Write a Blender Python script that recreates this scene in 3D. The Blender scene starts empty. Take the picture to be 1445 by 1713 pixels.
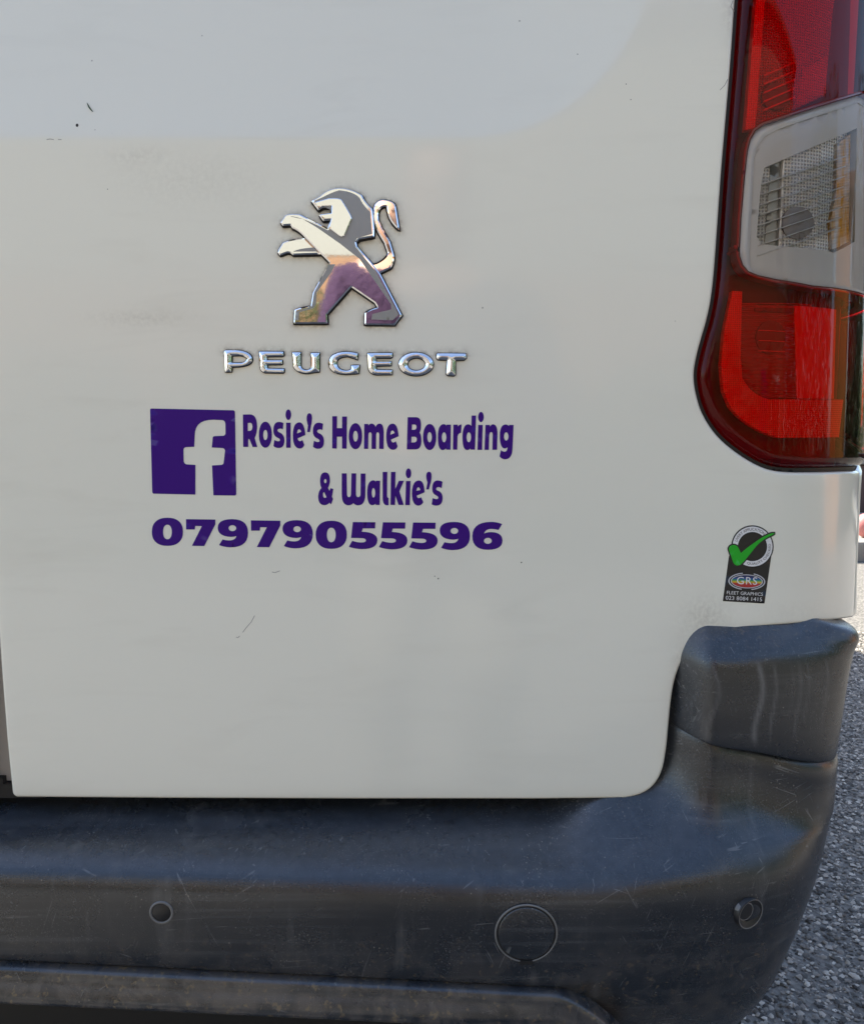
import bpy, math, random
import numpy as np
from mathutils import Vector
from mathutils.geometry import delaunay_2d_cdt
from mathutils.bvhtree import BVHTree

random.seed(5)
rng = np.random.default_rng(5)
scene = bpy.context.scene
COL = scene.collection
R = math.radians

# ------------------------------------------------------------------ camera
FPX, PCX, PCY = 1450.0, 722.5, 856.5          # focal length and centre, in photograph pixels
CAM = np.array([0.0, -0.725, 0.88])
PITCH = R(7.0)
cam_d = bpy.data.cameras.new('camera')
cam = bpy.data.objects.new('camera', cam_d)
COL.objects.link(cam)
cam.location = CAM
cam.rotation_euler = (R(90) - PITCH, 0, 0)
cam_d.sensor_fit = 'HORIZONTAL'
cam_d.sensor_width = 36.0
cam_d.lens = 36.0 * FPX / 1445.0
cam_d.clip_start = 0.02
cam_d.clip_end = 2000
scene.camera = cam

# ------------------------------------------------------------------ sky and sun
SUN_EL, SUN_AZ = R(42), R(-40)                # azimuth measured from +Y (front of the van), clockwise
world = bpy.data.worlds.new('World')
scene.world = world
world.use_nodes = True
wn = world.node_tree
wn.nodes.clear()
sky = wn.nodes.new('ShaderNodeTexSky')
sky.sky_type = 'NISHITA'
sky.sun_disc = False
sky.sun_elevation = SUN_EL
sky.sun_rotation = SUN_AZ % (2 * math.pi)
sky.air_density = 1.0
sky.dust_density = 1.5
sky.ozone_density = 0.4
bg = wn.nodes.new('ShaderNodeBackground')
bg.inputs['Strength'].default_value = 0.12
wo = wn.nodes.new('ShaderNodeOutputWorld')
wn.links.new(sky.outputs[0], bg.inputs[0])
wn.links.new(bg.outputs[0], wo.inputs[0])
sun_d = bpy.data.lights.new('sun', 'SUN')
sun = bpy.data.objects.new('sun', sun_d)
COL.objects.link(sun)
sun_d.energy = 4.2
sun_d.angle = R(0.5)
sun_d.color = (1.0, 0.94, 0.80)
sdir = Vector((math.sin(SUN_AZ) * math.cos(SUN_EL), math.cos(SUN_AZ) * math.cos(SUN_EL), math.sin(SUN_EL)))
sun.rotation_euler = sdir.to_track_quat('Z', 'Y').to_euler()
sun.location = sdir * 30
vs = scene.view_settings
vs.view_transform = 'Standard'
vs.look = 'None'
vs.exposure = 1.80
vs.gamma = 1.0
scene.cycles.max_bounces = 10
scene.cycles.transparent_max_bounces = 16

# ------------------------------------------------------------------ object helpers
def mesh_obj(name, verts, faces, m, parent=None, smooth=True, attrs=None):
    me = bpy.data.meshes.new(name)
    me.from_pydata([tuple(map(float, v)) for v in verts], [], [tuple(map(int, f)) for f in faces])
    me.validate()
    if smooth:
        me.polygons.foreach_set('use_smooth', [True] * len(me.polygons))
    if attrs:
        for k, vals in attrs.items():
            a = me.attributes.new(k, 'FLOAT', 'POINT')
            a.data.foreach_set('value', np.asarray(vals, dtype=np.float32))
    o = bpy.data.objects.new(name, me)
    if m is not None:
        me.materials.append(m)
    COL.objects.link(o)
    if parent is not None:
        o.parent = parent
    me.update()
    return o

def empty(name, loc=(0, 0, 0)):
    o = bpy.data.objects.new(name, None)
    o.location = loc
    o.empty_display_size = 0.1
    COL.objects.link(o)
    return o

def tag(o, label=None, cat=None, group=None, kind=None):
    if label: o['label'] = label
    if cat: o['category'] = cat
    if group: o['group'] = group
    if kind: o['kind'] = kind
    return o

# ------------------------------------------------------------------ materials
def new_mat(name):
    m = bpy.data.materials.new(name)
    m.use_nodes = True
    nt = m.node_tree
    p = nt.nodes['Principled BSDF']
    return m, nt, p

def N(nt, t, **kw):
    n = nt.nodes.new(t)
    for k, v in kw.items():
        setattr(n, k, v)
    return n

def setin(n, **kw):
    for k, v in kw.items():
        n.inputs[k.replace('_', ' ')].default_value = v

def simple(name, col, rough=0.5, metal=0.0, coat=0.0, coat_r=0.03, spec=0.5, bump=0.0, bscale=400, bdist=0.0005):
    m, nt, p = new_mat(name)
    p.inputs['Base Color'].default_value = (*col, 1)
    p.inputs['Roughness'].default_value = rough
    p.inputs['Metallic'].default_value = metal
    p.inputs['Coat Weight'].default_value = coat
    p.inputs['Coat Roughness'].default_value = coat_r
    p.inputs['Specular IOR Level'].default_value = spec
    if bump:
        tc = N(nt, 'ShaderNodeTexCoord')
        nz = N(nt, 'ShaderNodeTexNoise')
        setin(nz, Scale=bscale, Detail=3.0)
        b = N(nt, 'ShaderNodeBump')
        setin(b, Strength=bump, Distance=bdist)
        nt.links.new(tc.outputs['Object'], nz.inputs['Vector'])
        nt.links.new(nz.outputs['Fac'], b.inputs['Height'])
        nt.links.new(b.outputs[0], p.inputs['Normal'])
    return m

def ramp(nt, stops, interp='LINEAR'):
    r = N(nt, 'ShaderNodeValToRGB')
    r.color_ramp.interpolation = interp
    el = r.color_ramp.elements
    while len(el) < len(stops):
        el.new(0.5)
    for e, (pos, c) in zip(el, stops):
        e.position = pos
        e.color = (*c, 1) if len(c) == 3 else c
    return r

def g(v): return (v, v, v)

def mix_col(nt, fac, a, b):
    mx = N(nt, 'ShaderNodeMix', data_type='RGBA')
    for sock, v in ((mx.inputs[0], fac), (mx.inputs[6], a), (mx.inputs[7], b)):
        if hasattr(v, 'is_linked') or hasattr(v, 'links'):
            nt.links.new(v, sock)
        elif isinstance(v, (int, float)):
            sock.default_value = v
        else:
            sock.default_value = (*v, 1)
    return mx.outputs[2]

def math_n(nt, op, a, b=None, clamp=False):
    n = N(nt, 'ShaderNodeMath', operation=op, use_clamp=clamp)
    for s, v in ((n.inputs[0], a), (n.inputs[1], b)):
        if v is None: continue
        if isinstance(v, (int, float)): s.default_value = v
        else: nt.links.new(v, s)
    return n.outputs[0]

def noise(nt, scale, detail=3, vec=None, rough=0.55, dist=0.0):
    n = N(nt, 'ShaderNodeTexNoise')
    setin(n, Scale=scale, Detail=detail, Roughness=rough, Distortion=dist)
    if vec is not None: nt.links.new(vec, n.inputs['Vector'])
    return n.outputs['Fac']

def mapping(nt, scale=(1, 1, 1), rot=(0, 0, 0), loc=(0, 0, 0), vec=None):
    mp = N(nt, 'ShaderNodeMapping')
    mp.inputs['Scale'].default_value = scale
    mp.inputs['Rotation'].default_value = rot
    mp.inputs['Location'].default_value = loc
    if vec is None:
        vec = N(nt, 'ShaderNodeTexCoord').outputs['Object']
    nt.links.new(vec, mp.inputs['Vector'])
    return mp.outputs[0]

def paint_material():
    m, nt, p = new_mat('white_paint')
    tc = N(nt, 'ShaderNodeTexCoord').outputs['Object']
    # road film: very faint broad mottling and horizontal wipe marks
    n1 = noise(nt, 5, 4, tc)
    n2 = noise(nt, 22, 5, mapping(nt, (0.35, 1, 1.6), vec=tc), dist=0.6)
    r1 = ramp(nt, [(0.35, g(0)), (0.8, g(1))]); nt.links.new(n1, r1.inputs[0])
    r2 = ramp(nt, [(0.52, g(0)), (0.8, g(1))]); nt.links.new(n2, r2.inputs[0])
    film = math_n(nt, 'MULTIPLY', r1.outputs[0], r2.outputs[0])
    film = math_n(nt, 'MULTIPLY', film, 0.35)
    c = mix_col(nt, film, (0.785, 0.765, 0.660), (0.52, 0.48, 0.39))
    # grime that collects round badges and edges (measured when the panel is built)
    at = N(nt, 'ShaderNodeAttribute'); at.attribute_name = 'grime'
    n3 = noise(nt, 260, 4, tc)
    r3 = ramp(nt, [(0.3, g(0)), (0.62, g(1))]); nt.links.new(n3, r3.inputs[0])
    gr = math_n(nt, 'MULTIPLY', at.outputs['Fac'], r3.outputs[0])
    c = mix_col(nt, gr, c, (0.20, 0.16, 0.11))
    # small specks
    v = N(nt, 'ShaderNodeTexVoronoi'); setin(v, Scale=55.0); nt.links.new(tc, v.inputs['Vector'])
    sp = ramp(nt, [(0.0, g(1)), (0.035, g(1)), (0.05, g(0))]); nt.links.new(v.outputs['Distance'], sp.inputs[0])
    spn = ramp(nt, [(0.62, g(0)), (0.7, g(1))]); nt.links.new(noise(nt, 9, 2, tc), spn.inputs[0])
    c = mix_col(nt, math_n(nt, 'MULTIPLY', math_n(nt, 'MULTIPLY', sp.outputs[0], spn.outputs[0]), 0.6), c, (0.12, 0.10, 0.08))
    nt.links.new(c, p.inputs['Base Color'])
    setin(p, Roughness=0.4)
    p.inputs['Coat Weight'].default_value = 1.0; p.inputs['Coat IOR'].default_value = 1.42
    cr = math_n(nt, 'ADD', math_n(nt, 'MULTIPLY', film, 0.4), 0.10)
    nt.links.new(cr, p.inputs['Coat Roughness'])
    b = N(nt, 'ShaderNodeBump'); setin(b, Strength=0.12, Distance=0.0004)
    nt.links.new(noise(nt, 60, 2, tc), b.inputs['Height'])
    nt.links.new(b.outputs[0], p.inputs['Coat Normal'])
    return m

def plastic_material():
    m, nt, p = new_mat('black_plastic')
    tc = N(nt, 'ShaderNodeTexCoord').outputs['Object']
    def mask(scale, lo, hi, sc=(1, 1, 1), rot=(0, 0, 0), loc=(0, 0, 0), detail=3, dist=0.0):
        r = ramp(nt, [(lo, g(0)), (hi, g(1))])
        nt.links.new(noise(nt, scale, detail, mapping(nt, sc, vec=mapping(nt, (1, 1, 1), rot, loc, tc)), dist=dist), r.inputs[0])
        return r.outputs[0]
    def mul(*a):
        o = a[0]
        for b in a[1:]: o = math_n(nt, 'MULTIPLY', o, b)
        return o
    base = mix_col(nt, noise(nt, 7, 4, tc), (0.005, 0.008, 0.013), (0.009, 0.013, 0.020))
    # bluish dust on upward faces; part of its tone imitates reflected sky
    ge = N(nt, 'ShaderNodeNewGeometry')
    sz = N(nt, 'ShaderNodeSeparateXYZ'); nt.links.new(ge.outputs['True Normal'], sz.inputs[0])
    upf = ramp(nt, [(0.25, g(0)), (0.85, g(1))]); nt.links.new(sz.outputs[2], upf.inputs[0])
    base = mix_col(nt, mul(upf.outputs[0], mask(120, 0.15, 0.85, detail=6), 0.6), base, (0.060, 0.072, 0.090))
    base = mix_col(nt, mul(mask(11, 0.42, 0.75, (0.6, 1, 1.5), detail=6, dist=0.8), 0.25), base, (0.060, 0.062, 0.066))
    # wiped and rained streaks, along and down
    base = mix_col(nt, mul(mask(30, 0.50, 0.72, (0.12, 1, 6.0), detail=5), mask(9, 0.38, 0.60, loc=(2, 0, 0)), 0.55), base, (0.070, 0.074, 0.081))
    base = mix_col(nt, mul(mask(60, 0.54, 0.74, (1.0, 1, 0.12), detail=4), mask(13, 0.44, 0.60, loc=(5, 0, 1)), 0.65), base, (0.090, 0.092, 0.095))
    # grain of fine pale specks
    base = mix_col(nt, mul(mask(700, 0.60, 0.72, detail=2), mask(16, 0.42, 0.60, loc=(7, 1, 2)), 0.65), base, (0.15, 0.15, 0.155))
    # scratches at several angles
    for k, (ang, sc, th) in enumerate(((R(28), 75, 0.66), (R(-62), 85, 0.665), (R(4), 70, 0.66), (R(70), 95, 0.665), (R(-20), 80, 0.67))):
        base = mix_col(nt, mul(mask(sc, th, th + 0.03, (0.10, 1, 4.0), (0, ang, 0), (k, 0, k), 3, 0.8), mask(24, 0.55, 0.60, loc=(ang, 3, 1), detail=3), 0.42), base, (0.21, 0.21, 0.21))
    # dried mud specks
    v = N(nt, 'ShaderNodeTexVoronoi'); setin(v, Scale=230.0); nt.links.new(tc, v.inputs['Vector'])
    sp = ramp(nt, [(0.0, g(1)), (0.10, g(1)), (0.17, g(0))]); nt.links.new(v.outputs['Distance'], sp.inputs[0])
    base = mix_col(nt, mul(sp.outputs[0], mask(30, 0.55, 0.64), 0.6), base, (0.25, 0.23, 0.20))
    # mud and run marks on the places recorded on the mesh
    at = N(nt, 'ShaderNodeAttribute'); at.attribute_name = 'mud'
    base = mix_col(nt, mul(at.outputs['Fac'], mask(46, 0.44, 0.58, detail=7, dist=0.5)), base, (0.085, 0.076, 0.070))
    base = mix_col(nt, mul(at.outputs['Fac'], mask(190, 0.60, 0.68, detail=3), 0.9), base, (0.17, 0.125, 0.07))
    ad = N(nt, 'ShaderNodeAttribute'); ad.attribute_name = 'drip'
    base = mix_col(nt, math_n(nt, 'MULTIPLY', ad.outputs['Fac'], 0.9, True), base, (0.22, 0.22, 0.225))
    nt.links.new(base, p.inputs['Base Color'])
    rg = ramp(nt, [(0.3, g(0.20)), (0.7, g(0.34))]); nt.links.new(noise(nt, 14, 6, tc), rg.inputs[0])
    nt.links.new(rg.outputs[0], p.inputs['Roughness'])
    p.inputs['Specular IOR Level'].default_value = 0.8
    b = N(nt, 'ShaderNodeBump'); setin(b, Strength=0.35, Distance=0.0006)
    nt.links.new(noise(nt, 1100, 2, tc), b.inputs['Height'])
    nt.links.new(b.outputs[0], p.inputs['Normal'])
    return m

def thin_lens(name, tint, rough=0.03):
    m = bpy.data.materials.new(name); m.use_nodes = True
    nt = m.node_tree; nt.nodes.clear()
    out = N(nt, 'ShaderNodeOutputMaterial')
    tr = N(nt, 'ShaderNodeBsdfTransparent'); tr.inputs[0].default_value = (*tint, 1)
    gl = N(nt, 'ShaderNodeBsdfGlossy'); gl.inputs['Roughness'].default_value = rough
    fr = N(nt, 'ShaderNodeFresnel'); fr.inputs[0].default_value = 1.32
    mx = N(nt, 'ShaderNodeMixShader')
    nt.links.new(fr.outputs[0], mx.inputs[0]); nt.links.new(tr.outputs[0], mx.inputs[1]); nt.links.new(gl.outputs[0], mx.inputs[2])
    nt.links.new(mx.outputs[0], out.inputs[0])
    return m

def faceted(name, col, scale, rough=0.2, metal=0.9, strength=0.6, kind='grid', rot=0.0, joint=1.0):
    """bright reflector with moulded facets or fine ribs"""
    m, nt, p = new_mat(name)
    p.inputs['Base Color'].default_value = (*col, 1)
    setin(p, Roughness=rough, Metallic=metal)
    tc = mapping(nt, (1, 1, 1), rot=(0, rot, 0))
    sx = N(nt, 'ShaderNodeSeparateXYZ'); nt.links.new(tc, sx.inputs[0])
    h = math_n(nt, 'SINE', math_n(nt, 'MULTIPLY', sx.outputs[2], scale))
    if kind == 'grid':
        h2 = math_n(nt, 'SINE', math_n(nt, 'MULTIPLY', sx.outputs[0], scale))
        h = math_n(nt, 'ADD', h, h2)
        gl = ramp(nt, [(0.15, g(0)), (0.55, g(1))]); nt.links.new(math_n(nt, 'MULTIPLY', math_n(nt, 'ADD', h, 2.0), 0.25), gl.inputs[0])
        nt.links.new(mix_col(nt, gl.outputs[0], tuple(q * joint for q in col), col), p.inputs['Base Color'])
    elif kind == 'vert':
        h = math_n(nt, 'SINE', math_n(nt, 'MULTIPLY', sx.outputs[0], scale))
    h = math_n(nt, 'ADD', h, math_n(nt, 'MULTIPLY', noise(nt, 90, 3, tc), 0.5))
    b = N(nt, 'ShaderNodeBump'); setin(b, Strength=strength, Distance=0.0012)
    nt.links.new(h, b.inputs['Height']); nt.links.new(b.outputs[0], p.inputs['Normal'])
    return m

M_PAINT = paint_material()
M_PLASTIC = plastic_material()
M_BLACK = simple('black_rubber', (0.008, 0.008, 0.009), 0.55)
M_CHROME = simple('chrome', (0.80, 0.80, 0.82), 0.05, 1.0, bump=0.05, bscale=70, bdist=0.0010)
M_SATIN = simple('satin_grey_enamel', (0.30, 0.30, 0.295), 0.4, 0.1, bump=0.08, bscale=900)
M_PURPLE = simple('purple_vinyl', (0.045, 0.007, 0.185), 0.25, spec=0.18)
M_STKBLACK = simple('sticker_black', (0.008, 0.008, 0.009), 0.4)
M_STKWHITE = simple('sticker_white', (0.72, 0.71, 0.71), 0.4)
M_GREEN = simple('sticker_green', (0.0, 0.38, 0.01), 0.4)
M_SILVER = simple('sticker_silver', (0.52, 0.52, 0.55), 0.4)

# ------------------------------------------------------------------ rear surface of the van: (u, z) -> space
# u runs along the body in plan: straight across the back, round the corner, then forward along the side
X0, CA, CB = 0.27, 0.160, 0.20
_xs = np.linspace(-1.4, X0, 200)
_th = np.linspace(0, math.pi / 2, 160)[1:]
_px = np.concatenate([_xs, X0 + CA * np.sin(_th), np.full(60, X0 + CA)])
_py = np.concatenate([np.zeros_like(_xs), CB * (1 - np.cos(_th)), CB + np.linspace(0.08, 4.8, 60)])
_du = np.hypot(np.diff(_px), np.diff(_py))
_pu = np.concatenate([[0], np.cumsum(_du)]) - 1.4
U_SIDE = float(_pu[200 + 158])

PCU, PCZ, PR, PK, PD = 0.0, 1.3, 0.158, 0.145, 0.25      # rounded pressing in the upper door, set below
def panel_depth(u, z):
    qx, qz = u - PCU, PCZ - z
    sd = np.hypot(np.maximum(qx, 0), np.maximum(qz, 0)) + np.minimum(np.maximum(qx, qz), 0) - PR
    d = -sd
    w = 0.0018
    ds = w * np.logaddexp(0, d / w)
    return PK * PD * (1 - np.exp(-ds / PD))

def lean(z):
    return 0.045 * (z - 0.88) + 0.10 * np.maximum(z - 1.15, 0) ** 2 + 0.25 * np.maximum(0.60 - z, 0) ** 2

USE_PANEL = False
def surf_raw(u, z):
    x = np.interp(u, _pu, _px); y = np.interp(u, _pu, _py)
    y = y + lean(z)
    if USE_PANEL: y = y + panel_depth(u, z)
    return np.stack([x, y, z], -1)

def surf(u, z, h=0.0):
    u = np.asarray(u, float); z = np.asarray(z, float)
    e = 0.0008
    p = surf_raw(u, z)
    du = surf_raw(u + e, z) - surf_raw(u - e, z)
    dz = surf_raw(u, z + e) - surf_raw(u, z - e)
    n = np.cross(du, dz)
    n /= np.linalg.norm(n, axis=-1, keepdims=True)
    return p + n * np.asarray(h, float)[..., None] if np.ndim(h) else p + n * h

def rays(px, py):
    a = (np.asarray(px, float) - PCX) / FPX; b = -(np.asarray(py, float) - PCY) / FPX
    c, s = math.cos(PITCH), math.sin(PITCH)
    return np.stack([a, b * s + c, b * c - s], -1)

def on_body(px, py):
    """where the sight line of a photograph pixel meets the rear surface, as (u, z)"""
    d = rays(px, py)
    ts = np.linspace(0.55, 1.3, 500)
    P = CAM + d[:, None, :] * ts[None, :, None]
    def F(P):
        x, y, z = P[..., 0], P[..., 1], P[..., 2]
        u = np.interp(x, _px[:360], _pu[:360])
        yy = np.interp(x, _px[:360], _py[:360]) + lean(z)
        if USE_PANEL: yy = yy + panel_depth(u, z)
        return y - yy
    f = F(P) > 0
    f &= P[..., 0] <= X0 + CA
    i = np.argmax(f, axis=1); i = np.where(i == 0, 1, i)
    lo, hi = ts[i - 1], ts[i]
    for _ in range(30):
        mid = (lo + hi) / 2
        pos = F(CAM + d * mid[:, None]) > 0
        hi = np.where(pos, mid, hi); lo = np.where(pos, lo, mid)
    P = CAM + d * hi[:, None]
    return np.stack([np.interp(P[:, 0], _px[:360], _pu[:360]), P[:, 2]], -1)

_c = on_body([785, 785], [-85, 230])
PCU, PCZ, PR = _c[0, 0], _c[0, 1], _c[0, 1] - _c[1, 1]
USE_PANEL = True

# ------------------------------------------------------------------ outlines: "x,y" corner point, "x,y*" curve control point
def path(s, n=7):
    """closed outline with quadratic curves, as an array of points"""
    toks = []
    for t in s.split():
        off = t.endswith('*')
        a, b = t.rstrip('*').split(',')
        toks.append((float(a), float(b), off))
    out = []
    L = len(toks)
    exp = []
    for i in range(L):
        exp.append(toks[i])
        j = (i + 1) % L
        if toks[i][2] and toks[j][2]:
            exp.append(((toks[i][0] + toks[j][0]) / 2, (toks[i][1] + toks[j][1]) / 2, False))
    while exp[0][2]:
        exp = exp[1:] + exp[:1]
    L = len(exp)
    i = 0
    while i < L:
        p0 = exp[i]
        out.append(p0[:2])
        if exp[(i + 1) % L][2]:
            c = exp[(i + 1) % L]; p1 = exp[(i + 2) % L]
            for k in range(1, n):
                t = k / n
                out.append(((1 - t) ** 2 * p0[0] + 2 * t * (1 - t) * c[0] + t * t * p1[0],
                            (1 - t) ** 2 * p0[1] + 2 * t * (1 - t) * c[1] + t * t * p1[1]))
            i += 2
        else:
            i += 1
    return np.array(out)

def ell(cx, cy, rx, ry, n=36, pw=2.0):
    t = np.linspace(0, 2 * math.pi, n, endpoint=False)
    c, s = np.cos(t), np.sin(t)
    return np.stack([cx + rx * np.sign(c) * np.abs(c) ** (2 / pw), cy + ry * np.sign(s) * np.abs(s) ** (2 / pw)], -1)

def glyph(s, n=7):
    res = []
    for part in s.split('|'):
        part = part.strip()
        if part.startswith('E'):
            v = [float(q) for q in part[1:].split(',')]
            res.append(ell(*v[:4], pw=v[4] if len(v) > 4 else 2.0))
        else:
            res.append(path(part, n))
    return res

def frame(cs, ox, oy, sc, dx=0, dy=0):
    return [np.stack([ox + c[:, 0] / sc + dx, oy + c[:, 1] / sc + dy], -1) for c in cs]

def to_body(cs):
    return [on_body(c[:, 0], c[:, 1]) for c in cs]

def resample(c, step):
    out = []
    for i in range(len(c)):
        a, b = c[i], c[(i + 1) % len(c)]
        k = max(1, int(math.ceil(np.hypot(*(b - a)) / step)))
        for j in range(k):
            out.append(a + (b - a) * j / k)
    return np.array(out)

def seg_dist(P, cs):
    """distance to the outlines and inside test (even-odd)"""
    A = np.concatenate(cs); B = np.concatenate([np.roll(c, -1, 0) for c in cs])
    dmin = np.empty(len(P)); ins = np.empty(len(P), bool)
    ch = max(1, int(4e6 / len(A)))
    AB = B - A; L2 = (AB ** 2).sum(1) + 1e-18
    for s in range(0, len(P), ch):
        p = P[s:s + ch]
        AP = p[:, None, :] - A[None]
        t = np.clip((AP * AB[None]).sum(2) / L2, 0, 1)
        q = AP - AB[None] * t[..., None]
        dmin[s:s + ch] = np.sqrt((q ** 2).sum(2).min(1))
        y = p[:, 1:2]
        cr = ((A[None, :, 1] > y) != (B[None, :, 1] > y))
        with np.errstate(divide='ignore', invalid='ignore'):
            xi = A[None, :, 0] + (y - A[None, :, 1]) / (B[None, :, 1] - A[None, :, 1]) * AB[None, :, 0]
        ins[s:s + ch] = (np.sum(cr & (p[:, 0:1] < xi), 1) % 2) == 1
    return dmin, ins

def offset(c, d):
    """move a closed outline outward (d > 0) along its corner normals"""
    a = np.roll(c, 1, 0); b = np.roll(c, -1, 0)
    t = (b - a); t /= (np.linalg.norm(t, axis=1, keepdims=True) + 1e-12)
    area = 0.5 * np.sum(c[:, 0] * b[:, 1] - b[:, 0] * c[:, 1])
    n = np.stack([t[:, 1], -t[:, 0]], -1) * (1 if area > 0 else -1)
    return c + n * d

def grid_pts(cs, step, box=None):
    A = np.concatenate(cs)
    lo, hi = (A.min(0), A.max(0)) if box is None else (np.array(box[:2]), np.array(box[2:]))
    gx = np.arange(lo[0] + step * 0.37, hi[0], step); gy = np.arange(lo[1] + step * 0.41, hi[1], step * 0.9)
    X, Y = np.meshgrid(gx, gy)
    X[1::2] += step * 0.5
    return np.stack([X.ravel(), Y.ravel()], -1)

def sheet(name, cs, m, parent=None, step=0.004, h=0.0, hfun=None, rings=(), sides=None, extra=None, bstep=None, attr=None, ridge=None):
    """a shaped piece lying on the rear surface: outlines cs in (u, z), height from hfun(u, z, distance to edge), edge faces down to `sides`"""
    bstep = bstep or step
    cs = [resample(c, bstep) for c in cs]
    bd = np.concatenate(cs)
    pts = [grid_pts(cs, step)]
    if extra is not None: pts.append(extra)
    for r in rings:
        for c in cs:
            cc = resample(c, max(bstep * 0.8, r * 0.6)) if bstep > r else c
            pts += [offset(cc, r), offset(cc, -r)]
    q = np.concatenate(pts)
    d, ins = seg_dist(q, cs)
    if rings:
        first = len(pts[0]) + (len(extra) if extra is not None else 0)
        keep = ins.copy()
        keep[:first] &= d[:first] > max(step * 0.45, max(rings) * 1.05 if step > max(rings) else 0)
        k = first
        for arr, r in zip(pts[-(2 * len(rings) * len(cs)):], np.repeat(rings, 2 * len(cs))):
            sl = slice(k, k + len(arr)); keep[sl] &= d[sl] > r * 0.9; k += len(arr)
    else:
        keep = ins & (d > step * 0.45)
    q = q[keep]
    allp = np.concatenate([bd, q])
    edges = []; k = 0
    for c in cs:
        L = len(c); edges += [(k + i, k + (i + 1) % L) for i in range(L)]; k += L
    if ridge:                                            # keep the top edge of a bevel as a crisp line
        for c in cs:
            r1, r2 = offset(c, ridge), offset(c, -ridge)
            d1, i1 = seg_dist(r1, cs); d2, i2 = seg_dist(r2, cs)
            rp, ok = (r1, i1 & (d1 > ridge * 0.94)) if i1.sum() > i2.sum() else (r2, i2 & (d2 > ridge * 0.94))
            ids = np.where(ok, len(allp) + np.cumsum(ok) - 1, -1)
            allp = np.concatenate([allp, rp[ok]])
            edges += [(int(ids[i]), int(ids[(i + 1) % len(ids)])) for i in range(len(ids)) if ids[i] >= 0 and ids[(i + 1) % len(ids)] >= 0]
    V, E, F, ov, oe, of = delaunay_2d_cdt([Vector(p) for p in allp], edges, [], 0, 1e-7)
    V = np.array([(v[0], v[1]) for v in V])
    F = np.array([f for f in F if len(f) == 3])
    cen = V[F].mean(1)
    _, ci = seg_dist(cen, cs)
    F = F[ci]
    dv, _ = seg_dist(V, cs)
    hh = hfun(V[:, 0], V[:, 1], dv) if hfun else np.full(len(V), h)
    P = surf(V[:, 0], V[:, 1], hh)
    tri = P[F]; nn = np.cross(tri[:, 1] - tri[:, 0], tri[:, 2] - tri[:, 0])
    a2 = (V[F[:, 1]] - V[F[:, 0]]); b2 = (V[F[:, 2]] - V[F[:, 0]])
    flip = (a2[:, 0] * b2[:, 1] - a2[:, 1] * b2[:, 0]) < 0
    F[flip] = F[flip][:, ::-1]
    verts = list(P); faces = [tuple(f) for f in F]
    av = attr(V[:, 0], V[:, 1]) if attr else None
    av = list(av) if av is not None else None
    if sides is not None:
        for c in cs:
            L = len(c); b0 = len(verts)
            htop = hfun(c[:, 0], c[:, 1], np.zeros(L)) if hfun else np.full(L, h)
            top = surf(c[:, 0], c[:, 1], htop); bot = surf(c[:, 0], c[:, 1], sides)
            verts += list(top) + list(bot)
            if av is not None: av += [0.0] * (2 * L)
            for i in range(L):
                j = (i + 1) % L
                faces.append((b0 + i, b0 + L + i, b0 + L + j, b0 + j))
    o = mesh_obj(name, verts, faces, m, parent, True, {'grime': av} if av is not None else None)
    if ridge:
        o.data.set_sharp_from_angle(angle=R(24))
    return o

# ================================================================== the van
van = empty('van', (0, 0, 0))
tag(van, 'dirty white van seen from behind with purple lettering on its rear door', 'van')

# ---- traced outlines (photograph pixels)
LIGHT = [(1230, 0), (1221.4, 122.6), (1207.9, 282), (1198, 420), (1192, 486), (1184.6, 527.5), (1173.6, 566.7), (1166, 596),
         (1161.5, 625.6), (1165, 657.5), (1176, 691.8), (1198, 726), (1227.5, 753), (1266.7, 777.6), (1303.5, 788.5), (1360, 790), (1438, 787.5)]
def smooth_open(pts, n=5):
    p = np.array(pts, float); out = []
    for i in range(len(p) - 1):
        p0, p1, p2, p3 = p[max(i - 1, 0)], p[i], p[i + 1], p[min(i + 2, len(p) - 1)]
        for k in range(n):
            t = k / n
            out.append(0.5 * ((2 * p1) + (-p0 + p2) * t + (2 * p0 - 5 * p1 + 4 * p2 - p3) * t * t + (-p0 + 3 * p1 - 3 * p2 + p3) * t ** 3))
    out.append(p[-1])
    return np.array(out)

lt = on_body(*smooth_open(LIGHT).T)
U_EDGE = lt[-1, 0]                                    # right edge of the door
top_u = lt[0, 0] + 0.028
LIGHT_TOP = 1.46
light_open = np.concatenate([[(top_u + 0.02, LIGHT_TOP), (top_u, LIGHT_TOP - 0.02)], lt])
light_outline = np.concatenate([light_open, [(U_SIDE + 0.05, lt[-1, 1] + 0.03), (U_SIDE + 0.10, lt[-1, 1] + 0.12), (U_SIDE + 0.06, LIGHT_TOP)]])

door_low = smooth_open([(1428, 1033), (1390, 1038.5), (1330, 1044), (1280, 1048), (1240, 1053), (1205, 1061), (1178, 1074), (1155, 1092), (1139, 1113), (1129, 1140), (1123, 1175),
                        (1119, 1215), (1115, 1255), (1108, 1290), (1094, 1315), (1072, 1330), (1045, 1336.5)], 4)
dl = on_body(*door_low.T)
db = on_body([900, 600, 300, 28, 22, 19.5], [1338, 1338, 1337, 1335, 1333, 1327])
dleft = on_body([10, 2, -8, -14], [1230, 1130, 980, 860])
U_LEFT = dleft[-1, 0]
door_outline = np.concatenate([
    [(U_EDGE, lt[-1, 1])], dl, db, dleft, [(U_LEFT - 0.004, 1.2), (U_LEFT - 0.004, 1.76), (U_EDGE - 0.10, 1.76), (U_EDGE - 0.06, 1.72), (U_EDGE - 0.035, 1.50), (top_u + 0.03, LIGHT_TOP + 0.012)],
    light_open[1:-1]])
# door stops a hair short of the lamp
door_outline[:, 0] = door_outline[:, 0]

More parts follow.
